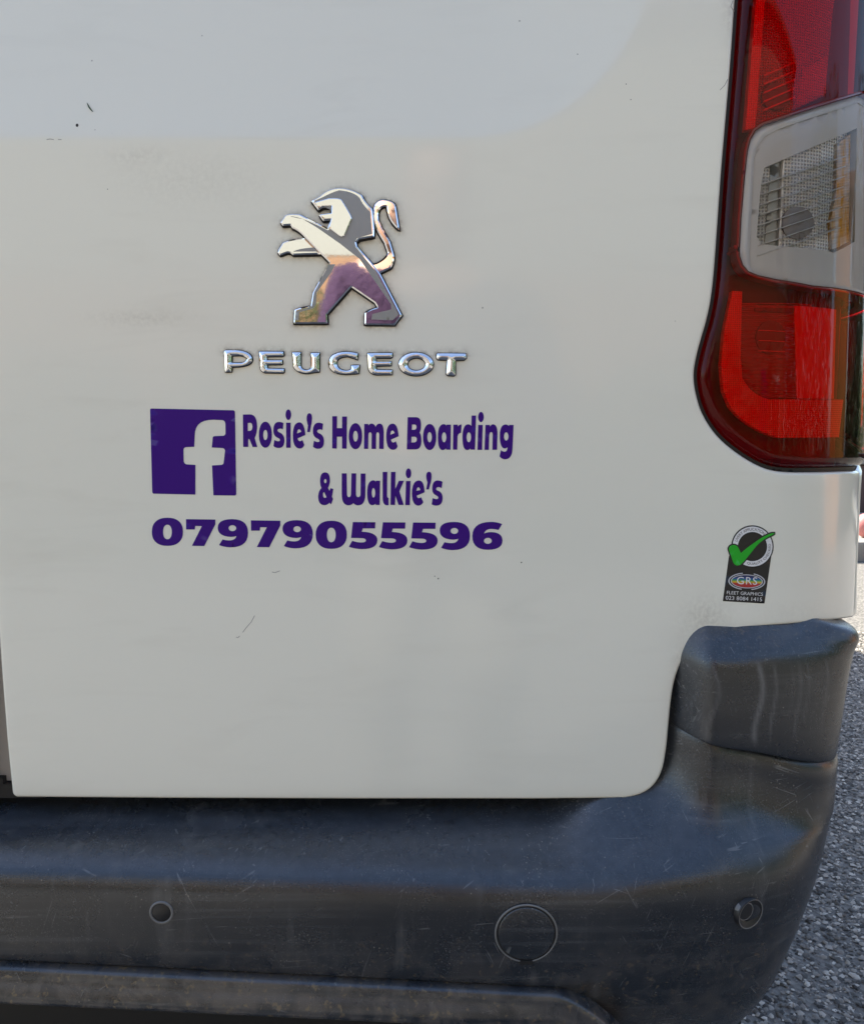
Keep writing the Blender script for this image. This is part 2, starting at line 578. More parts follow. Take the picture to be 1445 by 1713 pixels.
# ---- badge and lettering outlines (needed first: grime gathers round them)
A_ = (400, 675, 9.031); B_ = (545, 680, 9.031); C_ = (670, 685, 7.225); D_ = (525, 775, 6.283)
E_ = (245, 855, 7.225); F_ = (430, 855, 6.568); G_ = (630, 855, 6.568); H_ = (240, 675, 8.5)
S_A = "670,295 660,390 640,375* 620,378 582,380* 580,405 582,428* 625,442 685,478* 685,560 683,672* 595,672 550,670* 518,640 532,550 570,570* 600,568 628,562* 612,535 600,525* 570,510 515,480* 517,400 520,278* 600,276 645,277*"
E_A = "1000,475 885,525 890,570* 922,568 945,565* 955,545 985,625 965,680* 915,680 812,675* 812,480 812,285* 910,283 988,285*|875,452 940,425 925,388* 905,388 878,390*"
Q_A = "1020,225 1022,145* 1062,145 1102,150* 1102,225 1100,270* 1090,320 1068,432 1028,430 1040,330 1020,270*"
I_A = "710,288 778,288 778,668 712,668"
LETTERS = [
    (A_, "58,165 165,163 268,165* 272,340 272,450* 235,520 275,657 205,657 160,545 148,525* 138,545 138,655 62,655|132,295 165,290 200,290* 202,350 200,410* 160,412 132,412", 0, 0),
    (A_, "E397,470,98,197,2.1|E397,475,33,78", 0, 0),
    (A_, S_A, 0, 0), (A_, I_A, 0, 0), (A_, "E744,168,42,80", 0, 0), (A_, E_A, 0, 0), (A_, Q_A, 0, 0), (A_, S_A, 598 / 9.031, 12 / 9.031),
    (B_, "98,145 170,145 168,325 245,325 247,150 320,150 314,637 245,635 245,455 168,455 165,635 96,633", 0, 0),
    (B_, "E448,448,101,197,2.1|E448,448,36,82", 0, 0),
    (B_, "580,262 640,262 643,285 660,257* 692,257 735,258* 752,308 770,257* 815,257 875,258* 876,400 872,642 805,640 806,420 800,388* 783,388 764,390* 760,430 758,640 690,640 692,420 688,388* 668,388 645,395* 643,430 640,640 576,640", 0, 0),
    (A_, E_A, 145 + 100 / 9.031, 5 - 26 / 9.031),
    (C_, "85,92 190,92 248,95* 247,185 248,250* 228,280 252,300* 252,380 250,482* 180,482 75,482|138,182 165,180 192,182* 192,212 190,244* 160,245 136,245|132,330 165,328 197,330* 196,362 195,396* 160,397 130,397", 0, 0),
    (C_, "E351,332,80,158,2.1|E350,334,27,62", 0, 0),
    (C_, "450,330 450,178* 520,176 545,178* 553,195 555,182 608,182 603,485 552,485 548,470 530,490* 505,490 450,488*|E525,335,27,60", 0, 0),
    (C_, "637,182 690,182 692,205 710,178* 737,180 730,280 690,290* 688,330 684,485 632,485", 0, 0),
    (C_, "858,72 912,72 898,485 845,485 843,470 825,490* 803,490 745,488* 747,330 750,178* 815,178 845,180* 855,200|E824,335,27,60", 0, 0),
    (C_, "938,185 992,185 984,488 928,488", 0, 0), (C_, "E971,90,34,62", 0, 0),
    (C_, "1025,185 1078,185 1080,205 1095,178* 1118,178 1172,180* 1170,300 1165,487 1108,487 1112,310 1114,275* 1095,272 1072,275* 1070,320 1066,487 1013,487", 0, 0),
    (C_, "1310,185 1365,185 1352,480 1345,600* 1262,602 1220,600* 1195,565 1212,490 1235,512* 1260,510 1290,505* 1292,455 1275,470* 1255,470 1197,465* 1198,310 1200,180* 1270,180 1295,182* 1308,200|E1276,325,27,50", 0, 0),
    (D_, "65,175 68,95* 118,95 170,95* 170,180 168,225* 148,258 165,290 175,260 205,270 195,330 190,350 202,375 182,432 165,415 140,440* 110,440 45,438* 45,350 48,290* 80,260 64,225*|E120,187,13,22|97,315 105,300* 110,305 132,355 120,368* 108,362 92,350*", 0, 0),
    (D_, "293,105 345,105 348,320 350,355* 368,355 388,355* 390,320 395,105 445,105 442,320 444,355* 465,355 490,355* 490,320 492,107 543,107 540,330 538,442* 465,442 435,442* 415,418 395,442* 360,442 295,438* 293,330", 0, 0),
    (D_, "560,310 560,180* 625,178 642,180* 650,195 652,182 696,183 692,438 650,438 648,425 635,440* 610,440 560,438*|E626,310,18,50", 0, 0),
    (D_, "723,90 772,90 768,340 770,360* 785,365 785,440 768,442 722,440* 723,360", 0, 0),
    (D_, "810,90 858,90 855,270 893,183 947,183 898,295 945,438 890,438 857,340 853,438 805,438", 0, 0),
    (D_, "968,185 1015,185 1008,440 960,440", 0, 0), (D_, "E994,105,29,52", 0, 0),
    (D_, "1163,305 1080,340 1085,368* 1105,365 1122,362* 1125,355 1150,408 1130,445* 1095,445 1030,440* 1030,315 1032,180* 1105,180 1160,182*|1078,290 1118,280 1110,252* 1098,252 1080,254*", 0, 0),
    (D_, "1180,130 1182,88* 1212,88 1238,92* 1237,135 1236,165* 1228,200 1208,275 1180,275 1193,200 1180,165*", 0, 0),
    (D_, "1352,195 1342,262 1325,250* 1305,250 1283,252* 1285,275 1290,285* 1310,290 1355,310* 1353,370 1350,445* 1285,445 1255,443* 1237,432 1248,365 1275,378* 1295,376 1312,370* 1305,352 1300,345* 1280,335 1242,318* 1243,265 1245,180* 1300,180 1335,182*", 0, 0),
]
D0 = "E254,250,188,170,2.35|E254,252,53,88,2.2"
D7 = "478,97 833,102 833,160 700,422 550,420 670,182 590,180 585,222 480,222"
D9 = "862,200 862,97* 1035,97 1230,97* 1228,265 1228,437* 1020,438 935,436* 878,410 920,342 965,355* 1010,354 1075,350* 1088,302 1050,312* 1020,312 862,305*|E1039,206,46,36"
D5 = "1052,120 1300,122 1297,190 1162,190 1150,226 1322,232* 1322,320 1320,418* 1150,418 1070,415* 1008,392 1045,326 1100,345* 1150,345 1197,343* 1196,320 1192,297* 1140,297 1032,295"
D6 = "1378,142 1338,207 1290,195* 1250,196 1195,200* 1180,245 1220,230* 1260,230 1382,235* 1382,325 1380,425* 1220,425 1050,425* 1050,275 1052,118* 1260,118 1325,120*|E1221,327,43,33"
DIGITS = [(E_, D0, 0, 0), (E_, D7, 0, 0), (E_, D9, 0, 0), (E_, D7, 108.6, 2.0), (E_, D9, 108.3, 1.7), (E_, D0, 274, 5.0),
          (F_, D5, 0, 0), (F_, D5, 50.2, 0.4), (F_, D5, 100.7, 0.8), (E_, D9, 371.1, 4.6), (G_, D6, 0, 0)]
SOCIAL = "95,90 97,68* 120,70 1270,95 1300,95* 1302,125 1320,1280 1322,1308* 1290,1308 995,1305 975,880 1100,872 1135,870* 1140,845 1160,670 1155,632* 1110,632 972,625 985,490 985,465* 1015,462 1130,458 1165,455* 1167,420 1165,290 1160,235* 1110,235 1000,230 725,225* 730,460 722,615 610,620 572,622* 570,660 572,810 575,860* 620,865 740,872 738,1295 150,1282 128,1282* 125,1250"
K1 = (365, 578, 11.115); K2 = (485, 578, 11.115); K3 = (605, 578, 7.605)
BADGE_LETTERS = [
    (K1, "120,115 130,95* 160,92 320,90 640,105* 640,270 630,390* 300,400 260,405 255,490 140,492|258,190 400,185 530,200* 545,250 520,318* 430,325 258,325"),
    (K1, "770,120 790,115 1215,118 1225,185 1200,200 910,205 912,275 1195,275 1200,340 1185,350 912,355 925,430 1230,435 1230,495 1210,510 880,505 790,480* 785,400"),
    (K2, "50,130 205,130 205,380 230,460* 320,460 395,455* 400,380 400,140 555,140 550,490 440,500* 330,520 150,520* 75,400 55,150"),
    (K2, "1265,150 1260,265 1180,230* 1080,205 880,210* 870,320 880,460* 1050,470 1110,470* 1145,440 1145,370 1295,368 1280,520 1150,530* 1050,535 720,530* 728,320 740,130* 1040,122 1150,122*"),
    (K3, "75,100 390,98 390,145 370,160 180,160 182,205 375,205 375,255 180,260 190,310 390,315 385,370 190,372 110,365* 90,300"),
    (K3, "E692,238,218,146|E696,240,116,82"),
    (K3, "955,110 970,100 1320,105 1330,160 1300,185 1190,190 1190,370 1175,385 1095,380 1075,360 1090,185 970,180 955,165"),
]
LN = (440, 300, 5.558)
LION_BODY = "455,215 540,165 605,98* 715,90 840,98* 925,160 945,215* 1018,285 1022,310 1038,475 1035,545 900,570 872,600 880,635 1012,782 1095,890 1292,1268 1225,1358 945,1355 950,1245 985,1215* 1065,1195 1040,1155 825,1010 620,1240 600,1262 605,1345 290,1345 298,1220 330,1200* 450,1182 472,1060 625,785 530,690 400,555 345,490* 280,465 265,438 190,442 170,412 215,345 250,325* 350,338 605,468 635,392 565,398 528,345 635,328 640,272 560,275 520,300"
LION_ARM = "165,715 145,690 150,660 190,595 250,565* 392,556 520,680 545,705 285,712 265,695 235,690"
LION_TAIL = "1045,850 1080,885 1190,830 1228,770* 1215,700 1180,580 1110,470* 1075,380 1065,290* 1110,265 1135,255* 1150,262 1160,400* 1270,480 1235,260 1225,200* 1110,195 1030,210* 1028,300 1025,420* 1075,510 1130,600 1160,690 1150,740* 1060,785 1005,800"
LION_MANE = "265,360 340,352* 610,490 650,470 640,300 500,228 482,218 570,180 640,140* 715,118 850,130* 905,190 930,255* 1003,320 1020,520 880,562 858,600 868,645 1055,870 1265,1262 1205,1315 1010,1308 1020,1258 1195,1215 1190,1165 900,750 720,610 520,470 380,385"
LION_FACE = "478,227 528,290 560,266 648,264 646,334 540,347 570,388 645,384 620,470 722,548 750,560* 765,545 832,385 835,360* 738,208 715,190* 620,195 500,230"
LION_LEG = "625,805 680,803 640,880 505,1065 500,1165 475,1205 345,1240 338,1315 302,1315 312,1235 460,1195 482,1065"
LION_WRIST = "290,682 330,655* 480,645 512,682"

def bod(fr, s, dx=0, dy=0, n=7):
    return to_body(frame(glyph(s, n), *fr, dx, dy))

badge_cs = [bod(fr, s) for fr, s in BADGE_LETTERS]
lion_cs = {k: bod(LN, v) for k, v in dict(body=LION_BODY, arm=LION_ARM, tail=LION_TAIL, mane=LION_MANE, face=LION_FACE, leg=LION_LEG, wrist=LION_WRIST).items()}

# ---- right rear door
edge_r = 0.0028
grime_cs = [c[0] for c in badge_cs] + [lion_cs['body'][0], lion_cs['arm'][0], lion_cs['tail'][0]]
_smear = [(1180, 1035, 0.018, 0.016, 0.32), (235, 532, 0.035, 0.006, 0.20), (235, 262, 0.025, 0.008, 0.15), (330, 300, 0.06, 0.02, 0.10), (1222, 10, 0.005, 0.02, 0.3), (1140, 1110, 0.006, 0.02, 0.25), (1330, 1025, 0.04, 0.004, 0.18)]
_sm = on_body([s[0] for s in _smear], [s[1] for s in _smear])
def grime(u, z):
    P = np.stack([u, z], -1)
    a = np.zeros(len(P))
    near = (u > -0.2) & (u < 0.06) & (z > 0.92) & (z < 1.16)
    if near.any():
        d, ins = seg_dist(P[near], grime_cs)
        v = 0.75 * np.exp(-np.maximum(d - 0.0006, 0) / 0.0022)
        a[near] = np.where(ins, 0.8, v)
    for (c, s) in zip(_sm, _smear):
        a = np.maximum(a, s[4] * np.exp(-((u - c[0]) / s[2]) ** 2 - ((z - c[1]) / s[3]) ** 2))
    return a
fine = []
lo = np.min([c.min(0) for c in grime_cs], 0) - 0.012; hi = np.max([c.max(0) for c in grime_cs], 0) + 0.012
gp = grid_pts(None, 0.0017, (lo[0], lo[1], hi[0], hi[1])) if False else None
def box_grid(lo, hi, step):
    gx = np.arange(lo[0], hi[0], step); gy = np.arange(lo[1], hi[1], step)
    X, Y = np.meshgrid(gx, gy); return np.stack([X.ravel(), Y.ravel()], -1)
cand = box_grid(lo, hi, 0.0016)
dd, _ = seg_dist(cand, grime_cs)
cand = cand[dd < 0.010]
# fine points along the pressing's edge
tt = np.linspace(0, math.pi / 2, 90)
arc = np.concatenate([np.stack([np.linspace(U_LEFT, PCU, 80), np.full(80, PCZ - PR)], -1),
                      np.stack([PCU + PR * np.sin(tt), PCZ - PR * np.cos(tt)], -1),
                      np.stack([np.full(60, PCU + PR), np.linspace(PCZ, 1.7, 60)], -1)])
nrm = np.concatenate([np.tile([0, -1.0], (80, 1)), np.stack([np.sin(tt), -np.cos(tt)], -1), np.tile([1.0, 0], (60, 1))])
press = np.concatenate([arc + nrm * k for k in (-0.008, -0.005, -0.003, -0.0015, 0, 0.0015, 0.003, 0.005, 0.008)])
def door_h(u, z, d):
    t = np.clip(1 - d / edge_r, 0, 1)
    return -edge_r * (1 - np.sqrt(np.maximum(1 - t * t, 0)))
door = sheet('rear_door', [door_outline], M_PAINT, van, step=0.009, hfun=door_h, rings=(0.0003, 0.001, 0.0018, 0.0029), sides=-0.022,
             extra=np.concatenate([cand, press]), bstep=0.004, attr=grime)
door['label'] = 'right rear door with badge and purple lettering'

# ---- chips and scratches in the door's paint
M_CHIP = simple('bare_chip', (0.035, 0.03, 0.025), 0.7)
M_SCR = simple('paint_scratch', (0.30, 0.28, 0.25), 0.6)
for cx, cy, r in ((129, 209, 2.4), (872, 941, 1.1), (733, 968, 1.1), (727, 964, 0.8), (1047, 140, 0.8), (1055, 166, 0.8), (966, 90, 0.8), (180, 316, 0.7), (338, 59, 0.7)):
    sheet('paint_chip', to_body([ell(cx, cy, r, r * 1.2, 8)]), M_CHIP, door, step=0.004, h=0.0001, sides=-0.0002)
for pts in ([(426, 1030), (420, 1041), (412, 1050), (406, 1058)], [(401, 1064), (398, 1067), (395, 1066)], [(468, 955), (460, 958), (455, 957)], [(78, 233), (84, 232), (90, 233)], [(97, 233), (103, 233)], [(1204, 150), (1212, 142), (1217, 132)], [(1226, 0), (1222, 10), (1228, 18)]):
    c = np.array(pts, float); t = np.gradient(c, axis=0); t /= np.linalg.norm(t, axis=1, keepdims=True)
    nn = np.stack([-t[:, 1], t[:, 0]], -1) * 0.55
    sheet('scratch', to_body([np.concatenate([c + nn, (c - nn)[::-1]])]), M_SCR, door, step=0.004, h=0.0001, sides=-0.0002)
# ---- decals
def decal(name, fr, s, dx, dy, m, parent, h=0.00025):
    return sheet(name, bod(fr, s, dx, dy), m, parent, step=0.006, h=h, sides=0.0, bstep=0.003)
for fr, s, dx, dy in LETTERS + DIGITS:
    decal('decal_letter' if (fr, s, dx, dy) in LETTERS else 'decal_digit', fr, s, dx, dy, M_PURPLE, door)
decal('social_network_decal', H_, SOCIAL, 0, 0, M_PURPLE, door)

# ---- raised chrome letters; black sheets under them paint their shadow outlines
M_SHADOW = simple('black_shadow', (0.012, 0.011, 0.010), 0.7)
for cs in badge_cs:
    sheet('letter_shadow', [offset(resample(cs[0], 0.0012), 0.0007)] + [offset(resample(c, 0.0012), 0.0007 if False else -0.0007) for c in cs[1:]], M_SHADOW, door, step=0.002, bstep=0.0015, h=0.0009, sides=0.0)
    sheet('badge_letter', cs, M_CHROME, door, step=0.0010, bstep=0.0010, rings=(0.0004,), sides=0.0,
          hfun=lambda u, z, d: 0.0022 + 0.80 * np.minimum(d, 0.0032))

# ---- lion badge
bc = lion_cs['body'][0].mean(0)
def dome(u, z):
    return -0.55 * ((u - bc[0]) ** 2 + (z - bc[1]) ** 2)
def plate(h0, bev=0.0011, sl=0.9):
    return lambda u, z, d: h0 + dome(u, z) + sl * (np.minimum(d, bev) - bev)
lion = sheet('lion_badge', lion_cs['body'], M_CHROME, van, step=0.0026, bstep=0.0012, ridge=0.0011, sides=0.0, hfun=plate(0.0066))
for k in ('body', 'arm', 'tail'):
    sheet('badge_shadow', [offset(resample(lion_cs[k][0], 0.0015), 0.0010)], M_SHADOW, lion, step=0.004, bstep=0.0015, h=0.0012 - 0.0001 * len(k), sides=0.0)  # black sheet under each badge piece, painting its shadow outline
lion['label'] = 'chrome rearing lion badge'
sheet('paw', lion_cs['arm'], M_CHROME, lion, step=0.0024, bstep=0.0011, ridge=0.0011, sides=0.0, hfun=plate(0.0055))
sheet('tail', lion_cs['tail'], M_CHROME, lion, step=0.0022, bstep=0.0010, ridge=0.0011, sides=0.0, hfun=plate(0.0055))
for k in ('mane', 'leg'):
    sheet('inlay', lion_cs[k], M_SATIN, lion, step=0.003, bstep=0.002, sides=0.004, hfun=lambda u, z, d: 0.0069 + dome(u, z))
sheet('inlay', lion_cs['wrist'], M_SATIN, lion, step=0.003, bstep=0.002, sides=0.004, hfun=lambda u, z, d: 0.0058 + dome(u, z))
sheet('face', lion_cs['face'], M_CHROME, lion, step=0.002, bstep=0.0012, ridge=0.0006, sides=0.005,
      hfun=lambda u, z, d: 0.0073 + dome(u, z) + 0.5 * np.minimum(d, 0.0006) + 0.035 * (lion_cs['face'][0][:, 1].max() - z))

# ---- quality sticker
ST = (1200, 870, 13.136)
stk = sheet('quality_sticker', bod(ST, "250,790 1190,720 1030,1834 115,1782"), M_STKBLACK, van, step=0.006, h=0.00015, sides=0.0, bstep=0.004)
stk['label'] = 'black sticker with green tick'
sheet('disc', bod(ST, "E765,582,465,468"), M_STKBLACK, stk, step=0.006, h=0.00022, sides=0.0, bstep=0.003)
sheet('ring', bod(ST, "E765,582,438,440|E765,582,322,322"), M_STKWHITE, stk, step=0.006, h=0.00030, sides=0.0002, bstep=0.003)
TICK = "245,640 250,560* 340,545 430,550* 460,620 510,725 700,560* 900,430 1050,330* 1180,290 1250,285 1240,310* 1150,350 950,440* 800,630 700,760* 590,890 500,1000* 430,1000 360,990* 330,900"
tk = resample(path(TICK), 20)
sheet('tick_outline', to_body(frame([offset(tk, 30)], *ST)), M_STKBLACK, stk, step=0.006, h=0.00038, sides=0.0002, bstep=0.003)
sheet('tick', to_body(frame([tk], *ST)), M_GREEN, stk, step=0.006, h=0.00046, sides=0.0003, bstep=0.003)

def rot_ell(cx, cy, rx, ry, a0, a1, w, rot, n=40):
    t = np.radians(np.linspace(a0, a1, n))
    o = np.stack([rx * np.cos(t), ry * np.sin(t)], -1); i = np.stack([(rx - w) * np.cos(t), (ry - w * 0.8) * np.sin(t)], -1)
    p = np.concatenate([o, i[::-1]])
    c, s = math.cos(rot), math.sin(rot)
    return np.stack([cx + p[:, 0] * c - p[:, 1] * s, cy + p[:, 0] * s + p[:, 1] * c], -1)
OC = (640, 1348); RT = R(1.8)
def ellpart(y0, y1, rx=330, ry=132, n=24):
    """slice of the oval between two heights"""
    ys = np.linspace(y0, y1, n)
    xr = rx * np.sqrt(np.maximum(1 - (ys / ry) ** 2, 0.0004))
    p = np.concatenate([np.stack([xr, ys], -1), np.stack([-xr, ys], -1)[::-1]])
    c, s = math.cos(RT), math.sin(RT)
    return np.stack([OC[0] + p[:, 0] * c - p[:, 1] * s, OC[1] + p[:, 0] * s + p[:, 1] * c], -1)
bands = [(-131, -78, (0.012, 0.02, 0.10)), (-78, -40, (0.01, 0.08, 0.25)), (-40, -8, (0.02, 0.25, 0.12)), (-8, 14, (0.40, 0.42, 0.02)),
         (14, 38, (0.60, 0.30, 0.02)), (38, 131, (0.42, 0.02, 0.02))]
for y0, y1, c in bands:
    sheet('rainbow_band', to_body(frame([ellpart(y0, y1)], *ST)), simple('sticker_band', c, 0.4), stk, step=0.006, h=0.00024, sides=0.0001, bstep=0.003)
sheet('oval_outline', to_body(frame([rot_ell(*OC, 352, 152, 0, 359.5, 20, RT)], *ST)), M_SILVER, stk, step=0.006, h=0.00030, sides=0.0002, bstep=0.003)
for a0, a1 in ((-68, 74), (106, 256)):
    sheet('oval_arc', to_body(frame([rot_ell(*OC, 405, 192, a0, a1, 26, RT)], *ST)), M_SILVER, stk, step=0.006, h=0.00030, sides=0.0002, bstep=0.003)

def text_verts(s, xsp=1.0):
    cu = bpy.data.curves.new('text', 'FONT')
    cu.body = s; cu.resolution_u = 3; cu.space_character = xsp
    ob = bpy.data.objects.new('text', cu); COL.objects.link(ob)
    dg = bpy.context.evaluated_depsgraph_get(); dg.update()
    me = bpy.data.meshes.new_from_object(ob.evaluated_get(dg))
    v = np.array([x.co[:2] for x in me.vertices]); f = [tuple(p.vertices) for p in me.polygons]
    bpy.data.objects.remove(ob); bpy.data.curves.remove(cu); bpy.data.meshes.remove(me)
    v[:, 0] -= v[:, 0].min(); v[:, 1] -= v[:, 1].min()
    return v, f
def put_text(name, s, fn, m, parent, h, xsp=1.0):
    v, f = text_verts(s, xsp)
    v = v / v.max(0)                      # unit box
    p = fn(v[:, 0], v[:, 1])
    uz = to_body(frame([p], *ST))[0]
    P = surf(uz[:, 0], uz[:, 1], h)
    return mesh_obj(name, P, f, m, parent, False)
def straight(x0, y0, x1, y1, cap):
    dx, dy = x1 - x0, y1 - y0; L = math.hypot(dx, dy); nx, ny = dy / L, -dx / L
    return lambda a, b: np.stack([x0 + dx * a + nx * cap * b, y0 + dy * a + ny * cap * b], -1)
def arc_text(a0, a1, r0, r1):
    def fn(a, b):
        t = np.radians(a0 + (a1 - a0) * a); r = r0 + (r1 - r0) * b
        return np.stack([765 + r * np.cos(t), 582 - r * np.sin(t)], -1)
    return fn
put_text('printed_word', 'FLEET GRAPHICS', straight(200, 1628, 993, 1668, 72), M_STKWHITE, stk, 0.00030)
put_text('printed_number', '023 8084 1415', straight(175, 1748, 972, 1788, 84), M_STKWHITE, stk, 0.00030)
put_text('printed_word', 'GRS', straight(420, 1408, 865, 1424, 165), M_STKWHITE, stk, 0.00034, 1.1)
put_text('printed_word', 'LIVERY APPLICATION', arc_text(162, 46, 350, 412), M_STKBLACK, stk, 0.00036)
put_text('printed_word', 'QUALITY CHECKED', arc_text(252, 369, 412, 350), M_STKBLACK, stk, 0.00036)

# ---- tail light
TL5 = (1100, 0, 4.078); TL6 = (1100, 400, 4.078)
light = sheet('tail_light', [light_outline], simple('lamp_housing', (0.11, 0.065, 0.07), 0.4), van, step=0.012, h=-0.024, sides=-0.004, bstep=0.004)
light['label'] = 'red tail light with a clear middle section'
inner = offset(resample(light_outline, 0.004), -0.0035)
sheet('gasket', [light_outline - 0, inner], M_BLACK, light, step=0.006, bstep=0.004, h=-0.005, sides=-0.012)
cl = frame([path("1420,616 830,790 640,850* 590,1020 545,1500 535,1713 535,1790")], *TL5)[0]
cl2 = frame([path("535,75 545,160 570,235* 700,275 1000,325 1420,385")], *TL6)[0]
clear_px = np.concatenate([frame([np.array([(1385, 622), (830, 795), (715, 832), (650, 880), (612, 950), (592, 1030), (570, 1230), (548, 1490), (537, 1713)])], *TL5)[0],
                           frame([np.array([(535, 40), (540, 120), (562, 185), (605, 235), (680, 265), (800, 292), (1050, 335), (1385, 388)])], *TL6)[0]])
clear_uz = to_body([clear_px])[0]
clear_uz = np.concatenate([clear_uz, [(U_SIDE + 0.04, clear_uz[-1, 1] - 0.004), (U_SIDE + 0.04, clear_uz[0, 1] + 0.012)]])
M_RED = thin_lens('red_lens', (0.97, 0.004, 0.014))
M_CLEAR = thin_lens('clear_lens', (0.96, 0.96, 0.97))
def lens_h(u, z, d):
    t = np.clip(1 - d / 0.009, 0, 1)
    return 0.0035 - 0.010 * (1 - np.sqrt(np.maximum(1 - t * t, 0)))
def lens_full(u, z, d):
    dd, _ = seg_dist(np.stack([u, z], -1), [inner]); return lens_h(u, z, dd)
RG = (0.0006, 0.002, 0.004, 0.0065, 0.009)
red = sheet('red_lens', [inner, clear_uz], M_RED, light, step=0.006, bstep=0.004, rings=RG, hfun=lens_full)
groove = offset(resample(clear_uz, 0.003), -0.0016)
sheet('clear_lens', [groove], M_CLEAR, light, step=0.006, bstep=0.003, rings=(0.0006, 0.0015, 0.003),
      hfun=lambda u, z, d: 0.0038 - 0.002 * np.clip(1 - d / 0.003, 0, 1) ** 2)
M_LENSFRAME = simple('smoked_frame', (0.05, 0.004, 0.006), 0.3, coat=0.5)
sheet('lens_joint', [offset(resample(clear_uz, 0.003), 0.0006), offset(resample(clear_uz, 0.003), -0.0022)], simple('joint_red', (0.16, 0.006, 0.01), 0.3, coat=0.5), light, step=0.004, bstep=0.003, h=0.0012, sides=-0.012)
# what lies behind the lenses
def inside(name, fr, s, m, h, step=0.006, parent=light, ext=None):
    cs = bod(fr, s)
    return sheet(name, cs, m, parent, step=step, bstep=0.003, h=h, sides=h - 0.008)
M_REFL = simple('reflector_white', (0.80, 0.78, 0.77), 0.35)
M_RETRO = faceted('reflector_retro', (0.95, 0.93, 0.93), 3600, rough=0.45, metal=0.0, strength=0.45, kind='grid', joint=0.7)
M_SILV = faceted('reflector_silver', (0.92, 0.91, 0.89), 2100, rough=0.2, metal=0.2, strength=0.6, kind='grid', joint=0.42)
M_SILVRIB = faceted('reflector_ribs', (0.52, 0.50, 0.49), 1900, rough=0.3, metal=0.2, strength=0.8, kind='rib')
M_UPPER = faceted('reflector_upper', (0.84, 0.80, 0.80), 2900, rough=0.35, metal=0.1, strength=0.7, kind='grid', joint=0.55)
M_SILVGRID = faceted('reflector_mesh', (0.88, 0.83, 0.78), 2100, rough=0.25, metal=0.2, strength=0.6, kind='grid', joint=0.42)
M_FROST = simple('frosted_grey', (0.50, 0.475, 0.445), 0.5)
M_AMBER = faceted('amber_reflector', (0.50, 0.25, 0.03), 1400, rough=0.25, metal=0.3, strength=0.6, kind='rib', rot=0.3)
M_UPPER2 = faceted('reflector_bright', (0.88, 0.84, 0.84), 2900, rough=0.35, metal=0.1, strength=0.6, kind='grid', joint=0.55)
M_BULB = simple('dark_socket', (0.20, 0.16, 0.14), 0.45, 0.2)
_nt = M_AMBER.node_tree; _p = _nt.nodes['Principled BSDF']
_r = ramp(_nt, [(0.42, g(0)), (0.62, g(1))]); _nt.links.new(noise(_nt, 70, 4, mapping(_nt, (1.0, 1, 0.35))), _r.inputs[0])
_nt.links.new(mix_col(_nt, _r.outputs[0], (0.62, 0.59, 0.55), (0.62, 0.30, 0.03)), _p.inputs['Base Color'])
M_RIBLINE = simple('moulded_line', (0.42, 0.41, 0.40), 0.3)
# upper section: bright strip at the left, ribbed field, socket; they run on above the picture
inside('reflector', TL5, "800,-900 865,-900 755,0 690,850 622,858 692,0", M_RETRO, -0.008)
inside('reflector', TL5, "900,-900 1480,-900 1320,0 1258,605 700,832 765,0", M_UPPER, -0.016)
inside('reflector', TL5, "1080,420 1268,330 1258,595 1000,700 1060,560", M_UPPER2, -0.0150)
inside('bulb', TL5, "E868,610,116,92", M_BULB, -0.013)
for k in range(5):
    inside('lens_rib', TL5, f"760,{560+k*60-90} 990,{470+k*60-90} 990,{480+k*60-90} 760,{571+k*60-90}", M_REFL, -0.010)
# middle section
mid_in = to_body(frame([np.array([(1400, 690), (830, 870), (740, 920), (690, 990), (672, 1060), (650, 1500), (640, 1713), (642, 1800), (665, 1860), (730, 1890), (1000, 1940), (1400, 1985)])], *TL5))[0]
mid_in = np.concatenate([mid_in, [(U_SIDE + 0.02, mid_in[-1, 1]), (U_SIDE + 0.02, mid_in[0, 1] + 0.01)]])
win = to_body(frame([np.array([(745, 1128), (1180, 950), (1400, 860), (1385, 1640), (1240, 1715), (860, 1668), (720, 1655), (690, 1600), (700, 1480), (720, 1250)])], *TL5))[0]
sheet('bezel', [offset(resample(clear_uz, 0.004), -0.0018), mid_in], simple('bezel_grey', (0.56, 0.56, 0.57), 0.25, coat=0.8), light, step=0.005, bstep=0.004, rings=(0.0015,), sides=-0.02,
      hfun=lambda u, z, d: -0.001 - 0.003 * np.clip(1 - d / 0.006, 0, 1))
sheet('frosted_panel', [mid_in, win], M_FROST, light, step=0.006, bstep=0.004, h=-0.005, sides=-0.012)
sheet('reflector', [offset(resample(win, 0.004), 0.006)], M_SILV, light, step=0.006, bstep=0.004, h=-0.0125)
inside('reflector', TL5, "1300,960 1395,890 1380,1640 1262,1690 1250,1500 1290,1300", M_AMBER, -0.0095)
inside('reflector', TL5, "905,1045 1195,930 1150,1700 862,1668", M_SILVGRID, -0.0105)
inside('socket_shade', TL5, "815,1090 890,1060 858,1668 770,1655", simple('reflector_shade', (0.20, 0.20, 0.19), 0.3, 0.6), -0.0112)
inside('bulb', TL5, "E1005,1500,118,112", M_BULB, -0.0085)
inside('divider', TL5, "893,1050 905,1045 872,1668 860,1668", simple('pale_edge', (0.72, 0.66, 0.58), 0.3), -0.0080)
for k in range(8):                                       # slanted moulded lines on the inside of the clear lens
    y = 1190 + k * 70
    x1 = 1320 - k * 6
    inside('lens_rib', TL5, f"{722 - k * 4},{y + 52} {x1},{y - 140} {x1},{y - 134} {722 - k * 4},{y + 58}", M_RIBLINE, -0.004)
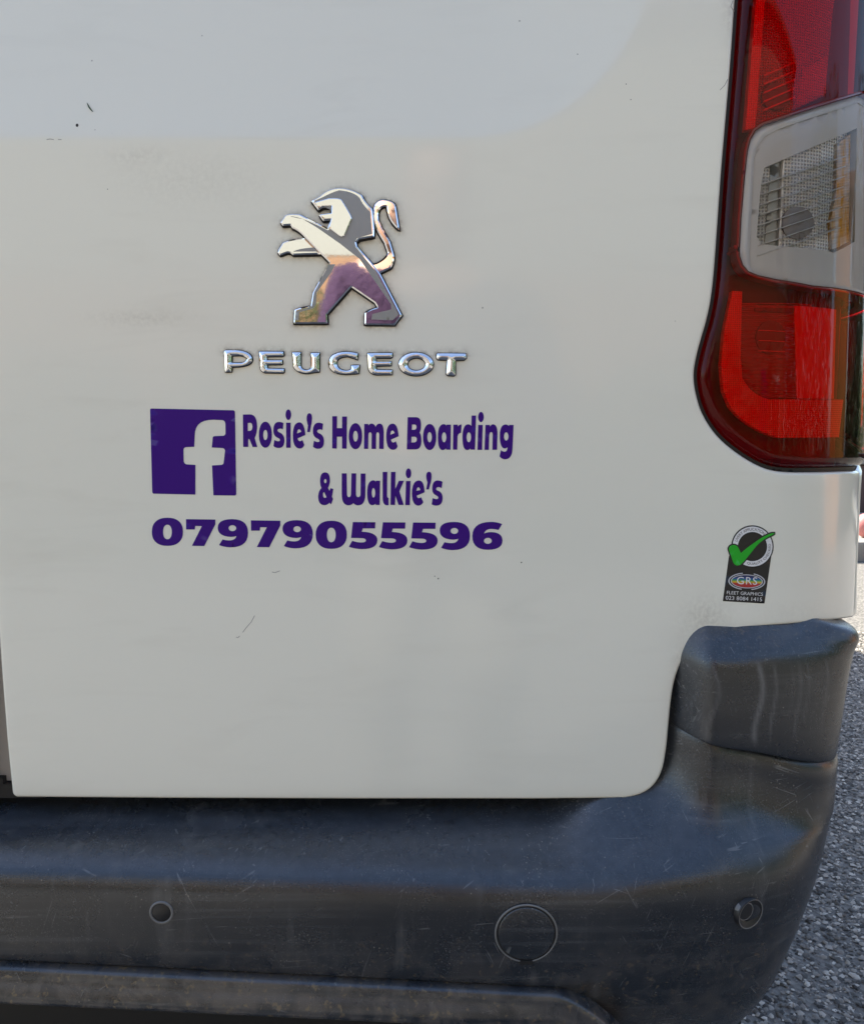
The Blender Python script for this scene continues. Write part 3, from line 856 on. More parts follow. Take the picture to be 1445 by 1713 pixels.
# lower section
inside('reflector', TL6, "532,340 600,345 590,800 600,940 660,1060* 790,1088 1330,1092 1300,1350 860,1354 640,1300* 520,1145 470,1030 455,850 475,620", M_RETRO, -0.008)
inside('reflector', TL6, "602,420 1120,430 1100,1084 800,1084 665,1050* 602,930 592,800", M_SILVRIB, -0.0105)
inside('reflector', TL6, "985,440 1295,470 1278,1086 1005,1082", M_REFL, -0.0098)
inside('bulb', TL6, "690,455 985,458 975,492 690,478", M_BULB, -0.009)
inside('bulb', TL6, "E808,660,110,118", M_BULB, -0.0090)
for k in range(3):
    inside('lens_rib', TL6, f"715,{610+k*70} 905,{618+k*70} 905,{623+k*70} 715,{615+k*70}", M_REFL, -0.0075)

# ---- rest of the body
side_low = 0.42
arch = [(1.02 + 0.33 * math.cos(a), 0.33 + 0.36 * math.sin(a)) for a in np.linspace(R(165), R(15), 22)]
ub = lambda y: U_SIDE + (y - CB)
sideline = [(ub(0.60), side_low), *[(ub(a), b) for a, b in arch], (ub(1.50), side_low), (ub(2.6), side_low), (ub(2.6), 1.72), (ub(0.2), 1.75)]
side_outline = np.array([(U_EDGE + 0.004, 1.70), (U_EDGE + 0.004, LIGHT_TOP + 0.012), (U_SIDE + 0.065, LIGHT_TOP + 0.012), (U_SIDE + 0.105, lt[-1, 1] + 0.12), (U_SIDE + 0.055, lt[-1, 1] + 0.02),
                         (U_EDGE + 0.004, lt[-1, 1] - 0.004), (U_EDGE + 0.004, dl[0, 1] - 0.001), (ub(0.60), 0.66), (ub(0.6), side_low), *[(ub(a), b) for a, b in arch], (ub(1.5), side_low), (ub(3.4), side_low), (ub(3.4), 1.72)])
side = sheet('side_panel', [side_outline], M_PAINT, van, step=0.05, bstep=0.02, rings=(0.0012, 0.0025), hfun=door_h, sides=-0.02)
CXV = (U_LEFT - 0.002)                                  # centre line of the van
s2 = side.copy(); COL.objects.link(s2); s2.parent = van
s2.scale = (-1, 1, 1); s2.location = (2 * CXV, 0, 0)
ldoor = np.array([(U_LEFT - 0.013, 0.547), (U_LEFT - 0.010, 0.70), (U_LEFT - 0.009, 0.9), (U_LEFT - 0.009, 1.76), (2 * CXV - 0.33, 1.76), (2 * CXV - 0.33, 0.547)])
sheet('rear_door', [ldoor], M_PAINT, van, step=0.02, bstep=0.006, rings=(0.0012, 0.0025), hfun=lambda u, z, d: door_h(u, z, d) - 0.003, sides=-0.02)
def prism_x(name, prof, x0, x1, m, parent, bev=0):
    n = len(prof)
    v = [(x0, a, b) for a, b in prof] + [(x1, a, b) for a, b in prof]
    f = [tuple(range(n)), tuple(range(2 * n - 1, n - 1, -1))] + [(i, n + i, n + (i + 1) % n, (i + 1) % n) for i in range(n)]
    return mesh_obj(name, v, [q[::-1] for q in f], m, parent, False)
xr = X0 + CA - 0.03
shell = prism_x('body_shell', [(0.14, 0.74), (0.14, 1.74), (0.22, 1.80), (1.4, 1.84), (3.4, 1.82), (4.05, 1.22), (4.75, 1.02), (4.85, 0.45), (4.2, 0.36), (0.7, 0.36), (0.55, 0.50), (0.5, 0.74)],
                2 * CXV - xr, xr, M_PAINT, van)
sheet('door_seal', [np.array([(U_LEFT - 0.03, 0.552), (U_LEFT + 0.02, 0.552), (U_LEFT + 0.02, 1.75), (U_LEFT - 0.03, 1.75)])], simple('grey_seal', (0.36, 0.33, 0.30), 0.6), van, step=0.03, bstep=0.01, h=-0.019, sides=-0.03)
sheet('seal_foot', [np.array([(U_LEFT - 0.03, 0.539), (U_LEFT + 0.03, 0.539), (U_LEFT + 0.03, 0.5515), (U_LEFT - 0.006, 0.5515), (U_LEFT - 0.006, 0.557), (U_LEFT - 0.03, 0.557)])], M_BLACK, van, step=0.02, bstep=0.006, h=-0.012, sides=-0.03)
# wheels
def lathe(name, prof, c, m, parent, n=40):
    v = []; f = []
    k = len(prof)
    for i in range(n):
        a = 2 * math.pi * i / n
        for x, r in prof:
            v.append((c[0] + x, c[1] + r * math.cos(a), c[2] + r * math.sin(a)))
    for i in range(n):
        for j in range(k - 1):
            f.append((i * k + j, i * k + j + 1, ((i + 1) % n) * k + j + 1, ((i + 1) % n) * k + j))
    return mesh_obj(name, v, f, m, parent)
M_TYRE = simple('tyre_rubber', (0.02, 0.02, 0.021), 0.8)
M_RIM = simple('steel_rim', (0.35, 0.35, 0.36), 0.4, 0.8)
for yy in (1.02, 4.1):
    for sgn, xc in ((1, xr - 0.09), (-1, 2 * CXV - xr + 0.09)):
        w = lathe('wheel', [(sgn * 0.05, 0.0), (sgn * 0.055, 0.06), (sgn * 0.03, 0.12), (sgn * 0.06, 0.19), (sgn * 0.07, 0.20)], (xc, yy, 0.31), M_RIM, van)
        lathe('tyre', [(sgn * 0.06, 0.195), (sgn * 0.09, 0.22), (sgn * 0.095, 0.27), (sgn * 0.075, 0.305), (0, 0.31), (-sgn * 0.075, 0.305), (-sgn * 0.09, 0.25)], (xc, yy, 0.31), M_TYRE, w)

# ---- bumper: profile swept round the back and the corner
def half_plan(y0, x0, a, b, n1=26, n2=46, yend=0.62, pw=2.0):
    xs = np.linspace(CXV, x0, n1)
    t = np.linspace(0, 1, 600)[1:] ** 1.0 * math.pi / 2
    cx = x0 + a * np.sin(t) ** (2 / pw); cy = y0 + b * (1 - np.maximum(np.cos(t), 0) ** (2 / pw))
    L = np.concatenate([[0], np.cumsum(np.hypot(np.diff(np.r_[x0, cx]), np.diff(np.r_[y0, cy])))])
    q = np.linspace(0, L[-1], n2)[1:]
    cx, cy = np.interp(q, L, np.r_[x0, cx]), np.interp(q, L, np.r_[y0, cy])
    x = np.concatenate([xs, cx, np.full(8, x0 + a)])
    y = np.concatenate([np.full(n1, y0), cy, y0 + b + np.linspace(0.03, max(yend - y0 - b, 0.05), 8)])
    d = np.gradient(np.stack([x, y], -1), axis=0); d /= np.linalg.norm(d, axis=1, keepdims=True)
    return np.stack([x, y], -1), np.stack([d[:, 1], -d[:, 0]], -1)

def catmull(pts, n):
    return smooth_open(pts, n)

def sstep(x, a, b):
    t = np.clip((x - a) / (b - a), 0, 1); return t * t * (3 - 2 * t)

# inward offset and height, back of the ledge to the underside
PROF_A = [(0.110, 0.531), (0.080, 0.5285), (0.050, 0.5185), (0.026, 0.5095), (0.012, 0.503), (0.004, 0.495), (0.000, 0.481), (0.000, 0.450), (0.002, 0.420), (0.008, 0.411), (0.016, 0.400), (0.03, 0.38)]
PROF_B = [(0.050, 0.604), (0.0400, 0.594), (0.0385, 0.570), (0.034, 0.548), (0.024, 0.530), (0.011, 0.514), (0.003, 0.498), (0.001, 0.470), (0.005, 0.440), (0.011, 0.405), (0.024, 0.362), (0.06, 0.305)]
PROF_C = [(0.010, 0.604), (0.0, 0.594), (0.0, 0.570), (0.0, 0.548), (0.001, 0.530), (0.003, 0.512), (0.006, 0.490), (0.010, 0.465), (0.016, 0.440), (0.027, 0.405), (0.048, 0.362), (0.09, 0.305)]
TILT = np.array([0, 0, -0.010, -0.029, -0.031, -0.033, -0.036, -0.045, -0.053, -0.053, -0.053, -0.053])
REC = np.array([1, 1, 0.9, 0.7, 0.4, 0.15, 0, 0, 0, 0, 0, 0])
def bumper_points(p, nr, dens=4):
    pa, pb, pc = np.array(PROF_A), np.array(PROF_B), np.array(PROF_C)
    rows = []
    for (x, y), (nx, ny) in zip(p, nr):
        w = sstep(x, 0.095, 0.205)
        c = sstep(nx, 0.30, 0.92)
        pr = pa * (1 - w) + (pb * (1 - c) + pc * c) * w
        pr[:, 1] += TILT * np.clip(x, -0.4, 0.16) * (1 - w)
        pr[:, 0] += REC * 0.050 * (1 - sstep(x, 0.185, 0.250)) * w
        pr[:4, 1] += 0.014 * (1 - sstep(x, 0.19, 0.265)) * w * np.array([1, 1, 0.8, 0.4])
        pr[:5, 1] += -0.026 * sstep(x, 0.235, 0.372) * np.array([1, 1, 0.9, 0.7, 0.4])
        q = catmull(pr, dens)
        rows.append(np.stack([x - nx * q[:, 0], y - ny * q[:, 0], q[:, 1]], -1))
    return np.array(rows)
def mirror_rows(rows):
    m = rows[::-1].copy(); m[..., 0] = 2 * CXV - m[..., 0]
    return np.concatenate([m[:-1], rows])
def grid_mesh(name, rows, m, parent=None, attrs=None, flip=False):
    a, b = rows.shape[:2]
    f = [(i * b + j, i * b + j + 1, (i + 1) * b + j + 1, (i + 1) * b + j) for i in range(a - 1) for j in range(b - 1)]
    if flip: f = [q[::-1] for q in f]
    return mesh_obj(name, rows.reshape(-1, 3), f, m, parent, True, attrs)
BP, BN = half_plan(-0.075, 0.14, 0.236, 0.19, n1=90, n2=110, pw=2.8)
brow = mirror_rows(bumper_points(BP, BN))
zz = brow[..., 2].ravel()
mud = 0.35 * np.clip((0.47 - zz) / 0.05, 0, 1)
bx, by = brow[..., 0].ravel(), brow[..., 1].ravel()
def streak(x, z, xc, w, z0, z1, amp, wob=0.0015):
    return amp * np.exp(-((x - xc - wob * np.sin(z * 90)) / w) ** 2) * sstep(z, z0, z0 + 0.006) * (1 - sstep(z, z1 - 0.006, z1))
drip = streak(bx, zz, 0.137, 0.0022, 0.385, 0.425, 0.30) + streak(bx, zz, 0.120, 0.003, 0.385, 0.42, 0.15) + streak(bx, zz, 0.27, 0.0016, 0.44, 0.585, 0.14) + streak(bx, zz, 0.082, 0.002, 0.40, 0.425, 0.25)
bumper = grid_mesh('bumper', brow, M_PLASTIC, van, {'mud': mud, 'drip': drip})
bumper['label'] = 'scuffed black plastic rear bumper'

# upper corner block of the bumper; its top follows the door's lower edge
_dl3 = surf(dl[:, 0], dl[:, 1]); _o = np.argsort(_dl3[:, 0]); dlx, dlz = _dl3[_o, 0], _dl3[_o, 2]
def block_rows(a0=None):
    p, nr = half_plan(-0.037, 0.16, 0.208, 0.10, n1=120, n2=130, pw=3.2)
    sel = p[:, 0] > 0.180
    p, nr = p[sel], nr[sel]
    rows = []
    x0 = p[0, 0]
    for (x, y), (nx, ny) in zip(p, nr):
        w = sstep(x, x0 + 0.008, x0 + 0.055) ** 0.8          # rounds back into the door recess at its left end
        back = (1 - w) * 0.058
        drop = 0.0
        zd = float(np.interp(min(max(x, 0.26), 0.40), dlx, dlz))
        pr = [(0.070, zd + 0.018), (0.040, zd + 0.010), (0.018, zd - 0.003), (0.006, zd - 0.016), (0.001, zd - 0.028), (0.0, zd - 0.055), (0.0, 0.620), (0.001, 0.600), (0.003, 0.5965), (0.012, 0.5955)]
        zb = 0.014 * (1 - sstep(x, x0, x0 + 0.075))
        zr = -0.026 * sstep(x, 0.235, 0.372)
        c = sstep(nx, 0.25, 0.9)
        fl = (0.050, 0.045, 0.029, 0.015, 0.008, 0.004, 0.001, 0, 0, 0)
        dn = (0.014, 0.013, 0.009, 0.004, 0.001, 0, 0, 0, 0, 0)
        q = catmull([(o + back - e * c, z - k * c + (zb + zr if z < 0.63 else 0)) for (o, z), e, k in zip(pr, fl, dn)], 4)
        rows.append(np.stack([x - nx * q[:, 0], y - ny * q[:, 0], q[:, 1]], -1))
    return np.array(rows)
blk = block_rows()
kx, kz = blk[..., 0].ravel(), blk[..., 2].ravel()
kd = streak(kx, kz, 0.2705, 0.0021, 0.598, 0.672, 0.50, 0.003) + streak(kx, kz, 0.232, 0.0016, 0.60, 0.67, 0.22, 0.004) + streak(kx, kz, 0.216, 0.0012, 0.605, 0.67, 0.12, 0.005)
for q in rng.uniform(0.28, 0.345, 9):
    kd = kd + streak(kx, kz, q, 0.0011, 0.597 + rng.uniform(0, 0.02), 0.67, rng.uniform(0.06, 0.16), 0.002)
corner = grid_mesh('bumper_corner', blk, M_PLASTIC, van, {'mud': 0.35 * np.clip((kz - 0.676) / 0.01, 0, 1), 'drip': kd})
c2 = corner.copy(); COL.objects.link(c2); c2.parent = van; c2.scale = (-1, 1, 1); c2.location = (2 * CXV, 0, 0)

# dark body sill behind the bumper, closing the gap under the door
prism_x('sill', [(0.045, 0.46), (0.045, 0.541), (0.12, 0.541), (0.12, 0.46)], 2 * CXV - 0.25, 0.25, M_BLACK, van)

prism_x('underbody_shade', [(0.05, 0.24), (0.05, 0.39), (3.8, 0.39), (3.8, 0.24)], 2 * CXV - 0.30, 0.30, M_BLACK, van)  # black floor block added to stand in for shade under the van
# lower lip below the seam
def lip_rows():
    xs = np.linspace(CXV, 0.165, 70)
    rows = []
    for x in xs:
        z0 = 0.4095 - 0.053 * np.clip(x, -0.4, 0.16) - 0.026 * max(0, (x - 0.100) / 0.045) ** 1.5
        k = 1 - sstep(x, 0.02, 0.130)
        pr = [(-0.060, z0 + 0.004), (-0.0735, z0 + 0.0010), (-0.0765, z0 - 0.0030), (-0.0765 - 0.0012 * k, z0 - 0.008), (-0.0765 - 0.0045 * k, z0 - 0.0145), (-0.0765 - 0.0060 * k, z0 - 0.0205), (-0.071 - 0.007 * k, z0 - 0.027), (-0.04, z0 - 0.034)]
        q = catmull(pr, 4)
        rows.append(np.stack([np.full(len(q), x), q[:, 0], q[:, 1]], -1))
    return np.array(rows)
lr = mirror_rows(lip_rows())
lip = grid_mesh('lower_lip', lr, M_PLASTIC, bumper, {'mud': np.full(lr.shape[0] * lr.shape[1], 0.7)})

bpy.context.view_layer.update()
def bvh_of(o):
    me = o.data
    return BVHTree.FromPolygons([v.co[:] for v in me.vertices], [p.vertices[:] for p in me.polygons])
BV = bvh_of(bumper)
def hit(px, py, bv=BV):
    d = Vector(rays([px], [py])[0]).normalized()
    loc, n, i, dist = bv.ray_cast(Vector(CAM), d)
    if n.dot(d) > 0: n = -n
    return loc, n
def ring_mesh(name, loc, n, prof, m, parent, seg=48, oval=1.0):
    """turned piece about the surface normal: prof = (radius, height)"""
    q = n.to_track_quat('Z', 'Y')
    v = []; f = []; k = len(prof)
    for i in range(seg):
        a = 2 * math.pi * i / seg
        for r, h in prof:
            v.append(loc + q @ Vector((r * math.cos(a) * oval, r * math.sin(a), h)))
    for i in range(seg):
        for j in range(k - 1):
            f.append((i * k + j, ((i + 1) % seg) * k + j, ((i + 1) % seg) * k + j + 1, i * k + j + 1))
    return mesh_obj(name, v, f, m, parent)
M_SENSOR = simple('sensor_black', (0.014, 0.014, 0.015), 0.42)
M_EDGE = simple('grey_edge', (0.15, 0.148, 0.145), 0.4)  # lighter grey for the sensor and cover rims
l, n = hit(270, 1527)
s = ring_mesh('parking_sensor', l, n, [(0.0, 0.0008), (0.0070, 0.0008), (0.0076, 0.0003), (0.0078, -0.002)], M_SENSOR, bumper)
ring_mesh('sensor_ring', l, n, [(0.0077, -0.001), (0.0079, 0.0010), (0.0092, 0.0011), (0.0097, 0.0004), (0.0099, -0.002)], M_EDGE, bumper)
l, n = hit(1252, 1527)
n = (n + Vector((0.25, -0.1, 0))).normalized()
ring_mesh('sensor_ring', l, n, [(0.0075, 0.0004), (0.0120, 0.0022), (0.0127, 0.0023), (0.0131, 0.0014), (0.0134, -0.003)], M_SENSOR, bumper)
ring_mesh('sensor_rim', l + n * 0.0003, n, [(0.0120, 0.0021), (0.0124, 0.0024), (0.0129, 0.0023)], M_EDGE, bumper)
l2, _ = hit(1244, 1523)
ring_mesh('parking_sensor', l2, n, [(0.0, 0.0022), (0.0066, 0.0022), (0.0070, 0.0026), (0.0076, 0.0026), (0.0080, 0.0015), (0.0084, -0.002)], M_EDGE, bumper)
ring_mesh('sensor_face', l2 + n * 0.0003, n, [(0.0, 0.0022), (0.0069, 0.0022)], M_SENSOR, bumper)
l, n = hit(880, 1562)
ring_mesh('towing_eye_cover', l, n, [(0.0, 0.0012), (0.0215, 0.0012), (0.0224, 0.0009), (0.0228, -0.001)], M_PLASTIC, bumper, 72)
ring_mesh('cover_gap', l, n, [(0.0225, 0.0003), (0.0240, 0.0003)], M_BLACK, bumper, 72)
ring_mesh('cover_rim', l, n, [(0.0239, 0.0), (0.0240, 0.0008), (0.0247, 0.0009), (0.0254, 0.0)], M_EDGE, bumper, 72)
lb, nb = hit(880, 1610)
q = nb.to_track_quat('Z', 'Y')
vv = [lb + q @ Vector(p) for p in ((-0.006, -0.0012, 0.0014), (0.006, -0.0012, 0.0014), (0.005, 0.002, 0.0014), (-0.005, 0.002, 0.0014), (-0.006, -0.0012, -0.002), (0.006, -0.0012, -0.002), (0.005, 0.002, -0.002), (-0.005, 0.002, -0.002))]
mesh_obj('cover_notch', vv, [(0, 1, 2, 3), (0, 4, 5, 1), (1, 5, 6, 2), (2, 6, 7, 3), (3, 7, 4, 0)], M_BLACK, bumper, False)

# ================================================================== small things on the door
def blade(px, name, m, w, label, cat):
    c = smooth_open(px, 5)
    uz = on_body(*c.T)
    t = np.gradient(uz, axis=0); t /= np.linalg.norm(t, axis=1, keepdims=True)
    nn = np.stack([-t[:, 1], t[:, 0]], -1)
    k = np.sin(np.linspace(0.25, math.pi - 0.12, len(uz)))[:, None] * w
    a = surf(*(uz + nn * k).T, 0.0004); b = surf(*(uz - nn * k).T, 0.0004); mdl = surf(*uz.T, 0.0011)
    rows = np.stack([a, mdl, b], 1)
    o = grid_mesh(name, rows, m)
    return tag(o, label, cat)
blade([(146, 172), (150, 180), (156, 187)], 'grass_blade', simple('dry_grass', (0.03, 0.075, 0.03), 0.6), 0.0006, 'short green blade of grass stuck to the upper door', 'grass blade')

# ================================================================== ground and surroundings
def road_material():
    m, nt, p = new_mat('asphalt')
    tc = N(nt, 'ShaderNodeTexCoord').outputs['Object']
    v = N(nt, 'ShaderNodeTexVoronoi'); setin(v, Scale=95.0); nt.links.new(tc, v.inputs['Vector'])
    r = ramp(nt, [(0.0, (0.05, 0.047, 0.043)), (0.5, (0.16, 0.148, 0.13)), (1.0, (0.32, 0.30, 0.265))])
    nt.links.new(v.outputs['Color'], r.inputs[0])
    nt.links.new(mix_col(nt, noise(nt, 1.2, 4, tc), r.outputs[0], (0.17, 0.16, 0.15)), p.inputs['Base Color'])
    setin(p, Roughness=0.85)
    b = N(nt, 'ShaderNodeBump'); setin(b, Strength=0.8, Distance=0.004)
    nt.links.new(v.outputs['Distance'], b.inputs['Height']); nt.links.new(b.outputs[0], p.inputs['Normal'])
    return m
M_ROAD = road_material()
road = mesh_obj('road', [(-300, -300, 0), (300, -300, 0), (300, 300, 0), (-300, 300, 0)], [(0, 1, 2, 3)], M_ROAD, None, False)
tag(road, 'grey stone-chip asphalt road surface beside the van', None, None, 'structure')

def chips(n, x0, x1, y0, y1):
    c = np.stack([rng.uniform(x0, x1, n), rng.uniform(y0, y1, n), rng.uniform(-0.001, 0.0015, n)], -1)
    s = 0.0016 + 0.0046 * rng.uniform(0, 1, n) ** 1.6
    base = np.array([(1, 0, 0), (0.3, 0.95, 0), (-0.8, 0.6, 0), (-0.8, -0.6, 0), (0.3, -0.95, 0), (0.1, 0.1, 0.75)], float)
    a = rng.uniform(0, 6.283, n); ca, sa = np.cos(a), np.sin(a)
    loc = base[None] * (1 + rng.uniform(-0.3, 0.3, (n, 6, 1)))
    loc[:, 5, :2] += rng.uniform(-0.4, 0.4, (n, 2))
    loc[:, :5, 2] += rng.uniform(-0.1, 0.35, (n, 5))
    x = loc[..., 0] * ca[:, None] - loc[..., 1] * sa[:, None]; y = loc[..., 0] * sa[:, None] + loc[..., 1] * ca[:, None]
    V = np.stack([x, y, loc[..., 2]], -1) * s[:, None, None] + c[:, None, :]
    tri = np.array([(0, 1, 5), (1, 2, 5), (2, 3, 5), (3, 4, 5), (4, 0, 5)])
    F = (tri[None] + (np.arange(n) * 6)[:, None, None]).reshape(-1, 3)
    me = bpy.data.meshes.new('road_chippings')
    me.vertices.add(n * 6); me.vertices.foreach_set('co', V.reshape(-1))
    me.loops.add(len(F) * 3); me.loops.foreach_set('vertex_index', F.reshape(-1).astype(np.int32))
    me.polygons.add(len(F)); me.polygons.foreach_set('loop_start', np.arange(0, len(F) * 3, 3, dtype=np.int32))
    at = me.attributes.new('shade', 'FLOAT', 'POINT'); at.data.foreach_set('value', np.repeat(rng.uniform(0, 1, n), 6).astype(np.float32))
    me.update(); me.validate()
    m, nt, p = new_mat('stone_chip')
    ag = N(nt, 'ShaderNodeAttribute'); ag.attribute_name = 'shade'
    r = ramp(nt, [(0.0, (0.03, 0.027, 0.024)), (0.35, (0.12, 0.108, 0.094)), (0.75, (0.30, 0.27, 0.235)), (1.0, (0.58, 0.53, 0.46))])
    nt.links.new(ag.outputs['Fac'], r.inputs[0]); nt.links.new(r.outputs[0], p.inputs['Base Color'])
    setin(p, Roughness=0.7)
    me.materials.append(m)
    o = bpy.data.objects.new('road_chippings', me); COL.objects.link(o)
    return tag(o, 'loose-textured grey stone chippings set in the road', None, None, 'stuff')
chips(120000, 0.15, 1.7, -0.25, 2.6)

def box(name, x0, y0, z0, x1, y1, z1, m, parent=None, bev=0.0):
    v = [(x, y, z) for x in (x0, x1) for y in (y0, y1) for z in (z0, z1)]
    f = [(0, 1, 3, 2), (4, 6, 7, 5), (0, 4, 5, 1), (2, 3, 7, 6), (0, 2, 6, 4), (1, 5, 7, 3)]
    o = mesh_obj(name, v, f, m, parent, False)
    if bev:
        md = o.modifiers.new('bevel', 'BEVEL'); md.width = bev; md.segments = 2
    return o
M_KERB = simple('kerb_stone', (0.33, 0.31, 0.28), 0.8, bump=0.4, bscale=60, bdist=0.003)
M_PAVE = simple('paving', (0.28, 0.27, 0.25), 0.85, bump=0.4, bscale=50, bdist=0.003)
tag(box('kerb', 1.2, 4.15, -0.1, 12, 4.30, 0.11, M_KERB, None, 0.015), None, None, None, 'structure')
tag(box('pavement', 1.2, 4.302, -0.1, 12, 5.6, 0.10, M_PAVE), None, None, None, 'structure')

def ball(name, c, r, m, n=24):
    v = [(c[0], c[1], c[2] + r)]; f = []
    for i in range(1, n):
        a = math.pi * i / n
        for j in range(2 * n):
            b = math.pi * j / n
            v.append((c[0] + r * math.sin(a) * math.cos(b), c[1] + r * math.sin(a) * math.sin(b), c[2] + r * math.cos(a)))
    v.append((c[0], c[1], c[2] - r)); L = len(v) - 1
    f += [(0, 1 + j, 1 + (j + 1) % (2 * n)) for j in range(2 * n)]
    for i in range(n - 2):
        for j in range(2 * n):
            a0 = 1 + i * 2 * n; a1 = a0 + 2 * n
            f.append((a0 + j, a1 + j, a1 + (j + 1) % (2 * n), a0 + (j + 1) % (2 * n)))
    a0 = 1 + (n - 2) * 2 * n
    f += [(a0 + (j + 1) % (2 * n), a0 + j, L) for j in range(2 * n)]
    return mesh_obj(name, v, f, m)
d = rays([1447], [948])[0]
t = (4.36 + 0.725) / d[1]
bp = CAM + d * t
tag(ball('ball', (bp[0], bp[1], 0.10 + 0.075), 0.075, simple('pink_rubber', (0.50, 0.17, 0.16), 0.55)), 'round pink ball lying on the pavement behind the kerb', 'ball')

# low garden wall with a sunlit hedge over it
M_DARKWALL = simple('dark_brick', (0.10, 0.065, 0.06), 0.85, bump=0.4, bscale=40, bdist=0.004)
gw = box('garden_wall', 1.3, 5.62, 0.0, 11.5, 5.84, 0.45, M_DARKWALL, None, 0.01)
tag(gw, 'low dark brown garden wall along the pavement under the hedge', 'wall')
gx = box('coping', 1.28, 5.60, 0.452, 11.52, 5.86, 0.50, M_PAVE, gw, 0.01)
def leaves(name, n, lo, hi, m, size, parent=None):
    c = rng.uniform(lo, hi, (n, 3))
    wob = 0.12 * np.sin(c[:, 0] * 3.1) + 0.08 * np.sin(c[:, 0] * 7.7)
    c[:, 2] = lo[2] + (c[:, 2] - lo[2]) * (1 + wob)
    nrm = rng.normal(size=(n, 3)); nrm /= np.linalg.norm(nrm, axis=1, keepdims=True)
    t1 = np.cross(nrm, rng.normal(size=(n, 3))); t1 /= np.linalg.norm(t1, axis=1, keepdims=True)
    t2 = np.cross(nrm, t1)
    s = rng.uniform(0.6, 1.2, (n, 1)) * size
    V = np.stack([c - t1 * s, c + t2 * s * 0.5 + nrm * s * 0.15, c + t1 * s, c - t2 * s * 0.5 + nrm * s * 0.15], 1).reshape(-1, 3)
    F = np.arange(4 * n).reshape(-1, 4)
    return mesh_obj(name, V, F, m, parent, False)
M_LEAF = simple('hedge_leaf', (0.16, 0.19, 0.03), 0.5)
hd = leaves('hedge', 9000, (1.3, 5.9, 0.3), (11.5, 6.7, 1.5), M_LEAF, 0.05)
tag(hd, 'yellow green leafy hedge behind the low garden wall', 'hedge')

# brick house across the street behind the photographer: it lights the van's back and shows in the chrome
def brick_material():
    m, nt, p = new_mat('house_brick')
    tc = N(nt, 'ShaderNodeTexCoord').outputs['Object']
    sx = N(nt, 'ShaderNodeSeparateXYZ'); nt.links.new(tc, sx.inputs[0])
    cb = N(nt, 'ShaderNodeCombineXYZ'); nt.links.new(sx.outputs[0], cb.inputs[0]); nt.links.new(sx.outputs[2], cb.inputs[1])
    br = N(nt, 'ShaderNodeTexBrick'); nt.links.new(cb.outputs[0], br.inputs['Vector'])
    br.inputs['Color1'].default_value = (0.25, 0.125, 0.055, 1); br.inputs['Color2'].default_value = (0.20, 0.095, 0.042, 1); br.inputs['Mortar'].default_value = (0.24, 0.18, 0.12, 1)
    setin(br, Scale=1.0); br.inputs['Brick Width'].default_value = 0.225; br.inputs['Row Height'].default_value = 0.075; br.inputs['Mortar Size'].default_value = 0.008
    nt.links.new(br.outputs[0], p.inputs['Base Color']); setin(p, Roughness=0.85)
    return m
M_BRICK = brick_material()
M_UPVC = simple('white_frame', (0.75, 0.75, 0.74), 0.4)
M_PANE = simple('window_glass', (0.02, 0.025, 0.03), 0.05)
M_TILE = simple('roof_tile', (0.20, 0.09, 0.07), 0.8, bump=0.5, bscale=12, bdist=0.02)
hy = -9.0
house = box('brick_house', -9, hy - 7, 0, 8, hy, 6.2, M_BRICK)
box('rendered_storey', -9.02, hy - 7.02, 3.15, 8.02, hy + 0.025, 6.15, simple('grey_render', (0.235, 0.235, 0.205), 0.9, bump=0.3, bscale=30, bdist=0.004), house)
hd3 = leaves('hedge', 30000, (-11, hy + 1.0, 0.05), (6.0, hy + 1.8, 1.9), simple('added_front_leaf', (0.05, 0.085, 0.025), 0.5), 0.06)  # unseen hedge added to darken the low reflections in the bumper
tag(hd3, 'dark green hedge added unseen to darken the bumper reflections', 'hedge')
tag(house, 'two storey red brick house across the street', 'house')
prism_x('roof', [(hy + 0.4, 6.15), (hy + 0.4, 6.26), (hy - 3.5, 8.4), (hy - 7.4, 6.26), (hy - 7.4, 6.15)], -9.3, 8.3, M_TILE, house)
for wx in (-7.2, 6.3):
    for wz in (0.95, 3.25):
        fr = box('window', wx - 0.75, hy + 0.028, wz, wx + 0.75, hy + 0.06, wz + 1.15, M_UPVC, house)
        for k in (0, 1):
            box('pane', wx - 0.68 + k * 0.70, hy + 0.062, wz + 0.08, wx - 0.02 + k * 0.70, hy + 0.07, wz + 1.07, M_PANE, fr)
dr = box('door', 4.0, hy + 0.003, 0.0, 5.0, hy + 0.07, 2.1, simple('door_paint', (0.10, 0.03, 0.12), 0.4), house)
box('handle', 4.85, hy + 0.072, 1.0, 4.89, hy + 0.11, 1.14, M_CHROME, dr)

# orange brick garage to the right: its sunlit side shows as a streak in the lamp and the bumper corner
M_BRICK2 = simple('orange_brick', (0.46, 0.20, 0.055), 0.85, bump=0.5, bscale=14, bdist=0.01)
garage = box('brick_garage', 7.0, -0.7, 0, 12.5, 1.2, 2.7, M_BRICK2)
tag(garage, 'small orange brick garage standing to the right of the van', 'garage')
box('roof', 6.8, -0.9, 2.702, 12.7, 1.4, 2.85, M_TILE, garage, 0.02)
box('door', 8.5, -0.75, 0.0, 11.0, -0.703, 2.1, simple('garage_door_paint', (0.10, 0.16, 0.10), 0.5), garage)
hd2 = leaves('hedge', 26000, (6.2, -7.5, 0.05), (7.3, -1.0, 3.2), simple('added_right_leaf', (0.045, 0.085, 0.02), 0.5), 0.06)  # unseen hedge added to cut horizon glow in the lamp lens
tag(hd2, 'long dark green hedge added unseen to block sky haze in the lamp lens', 'hedge')

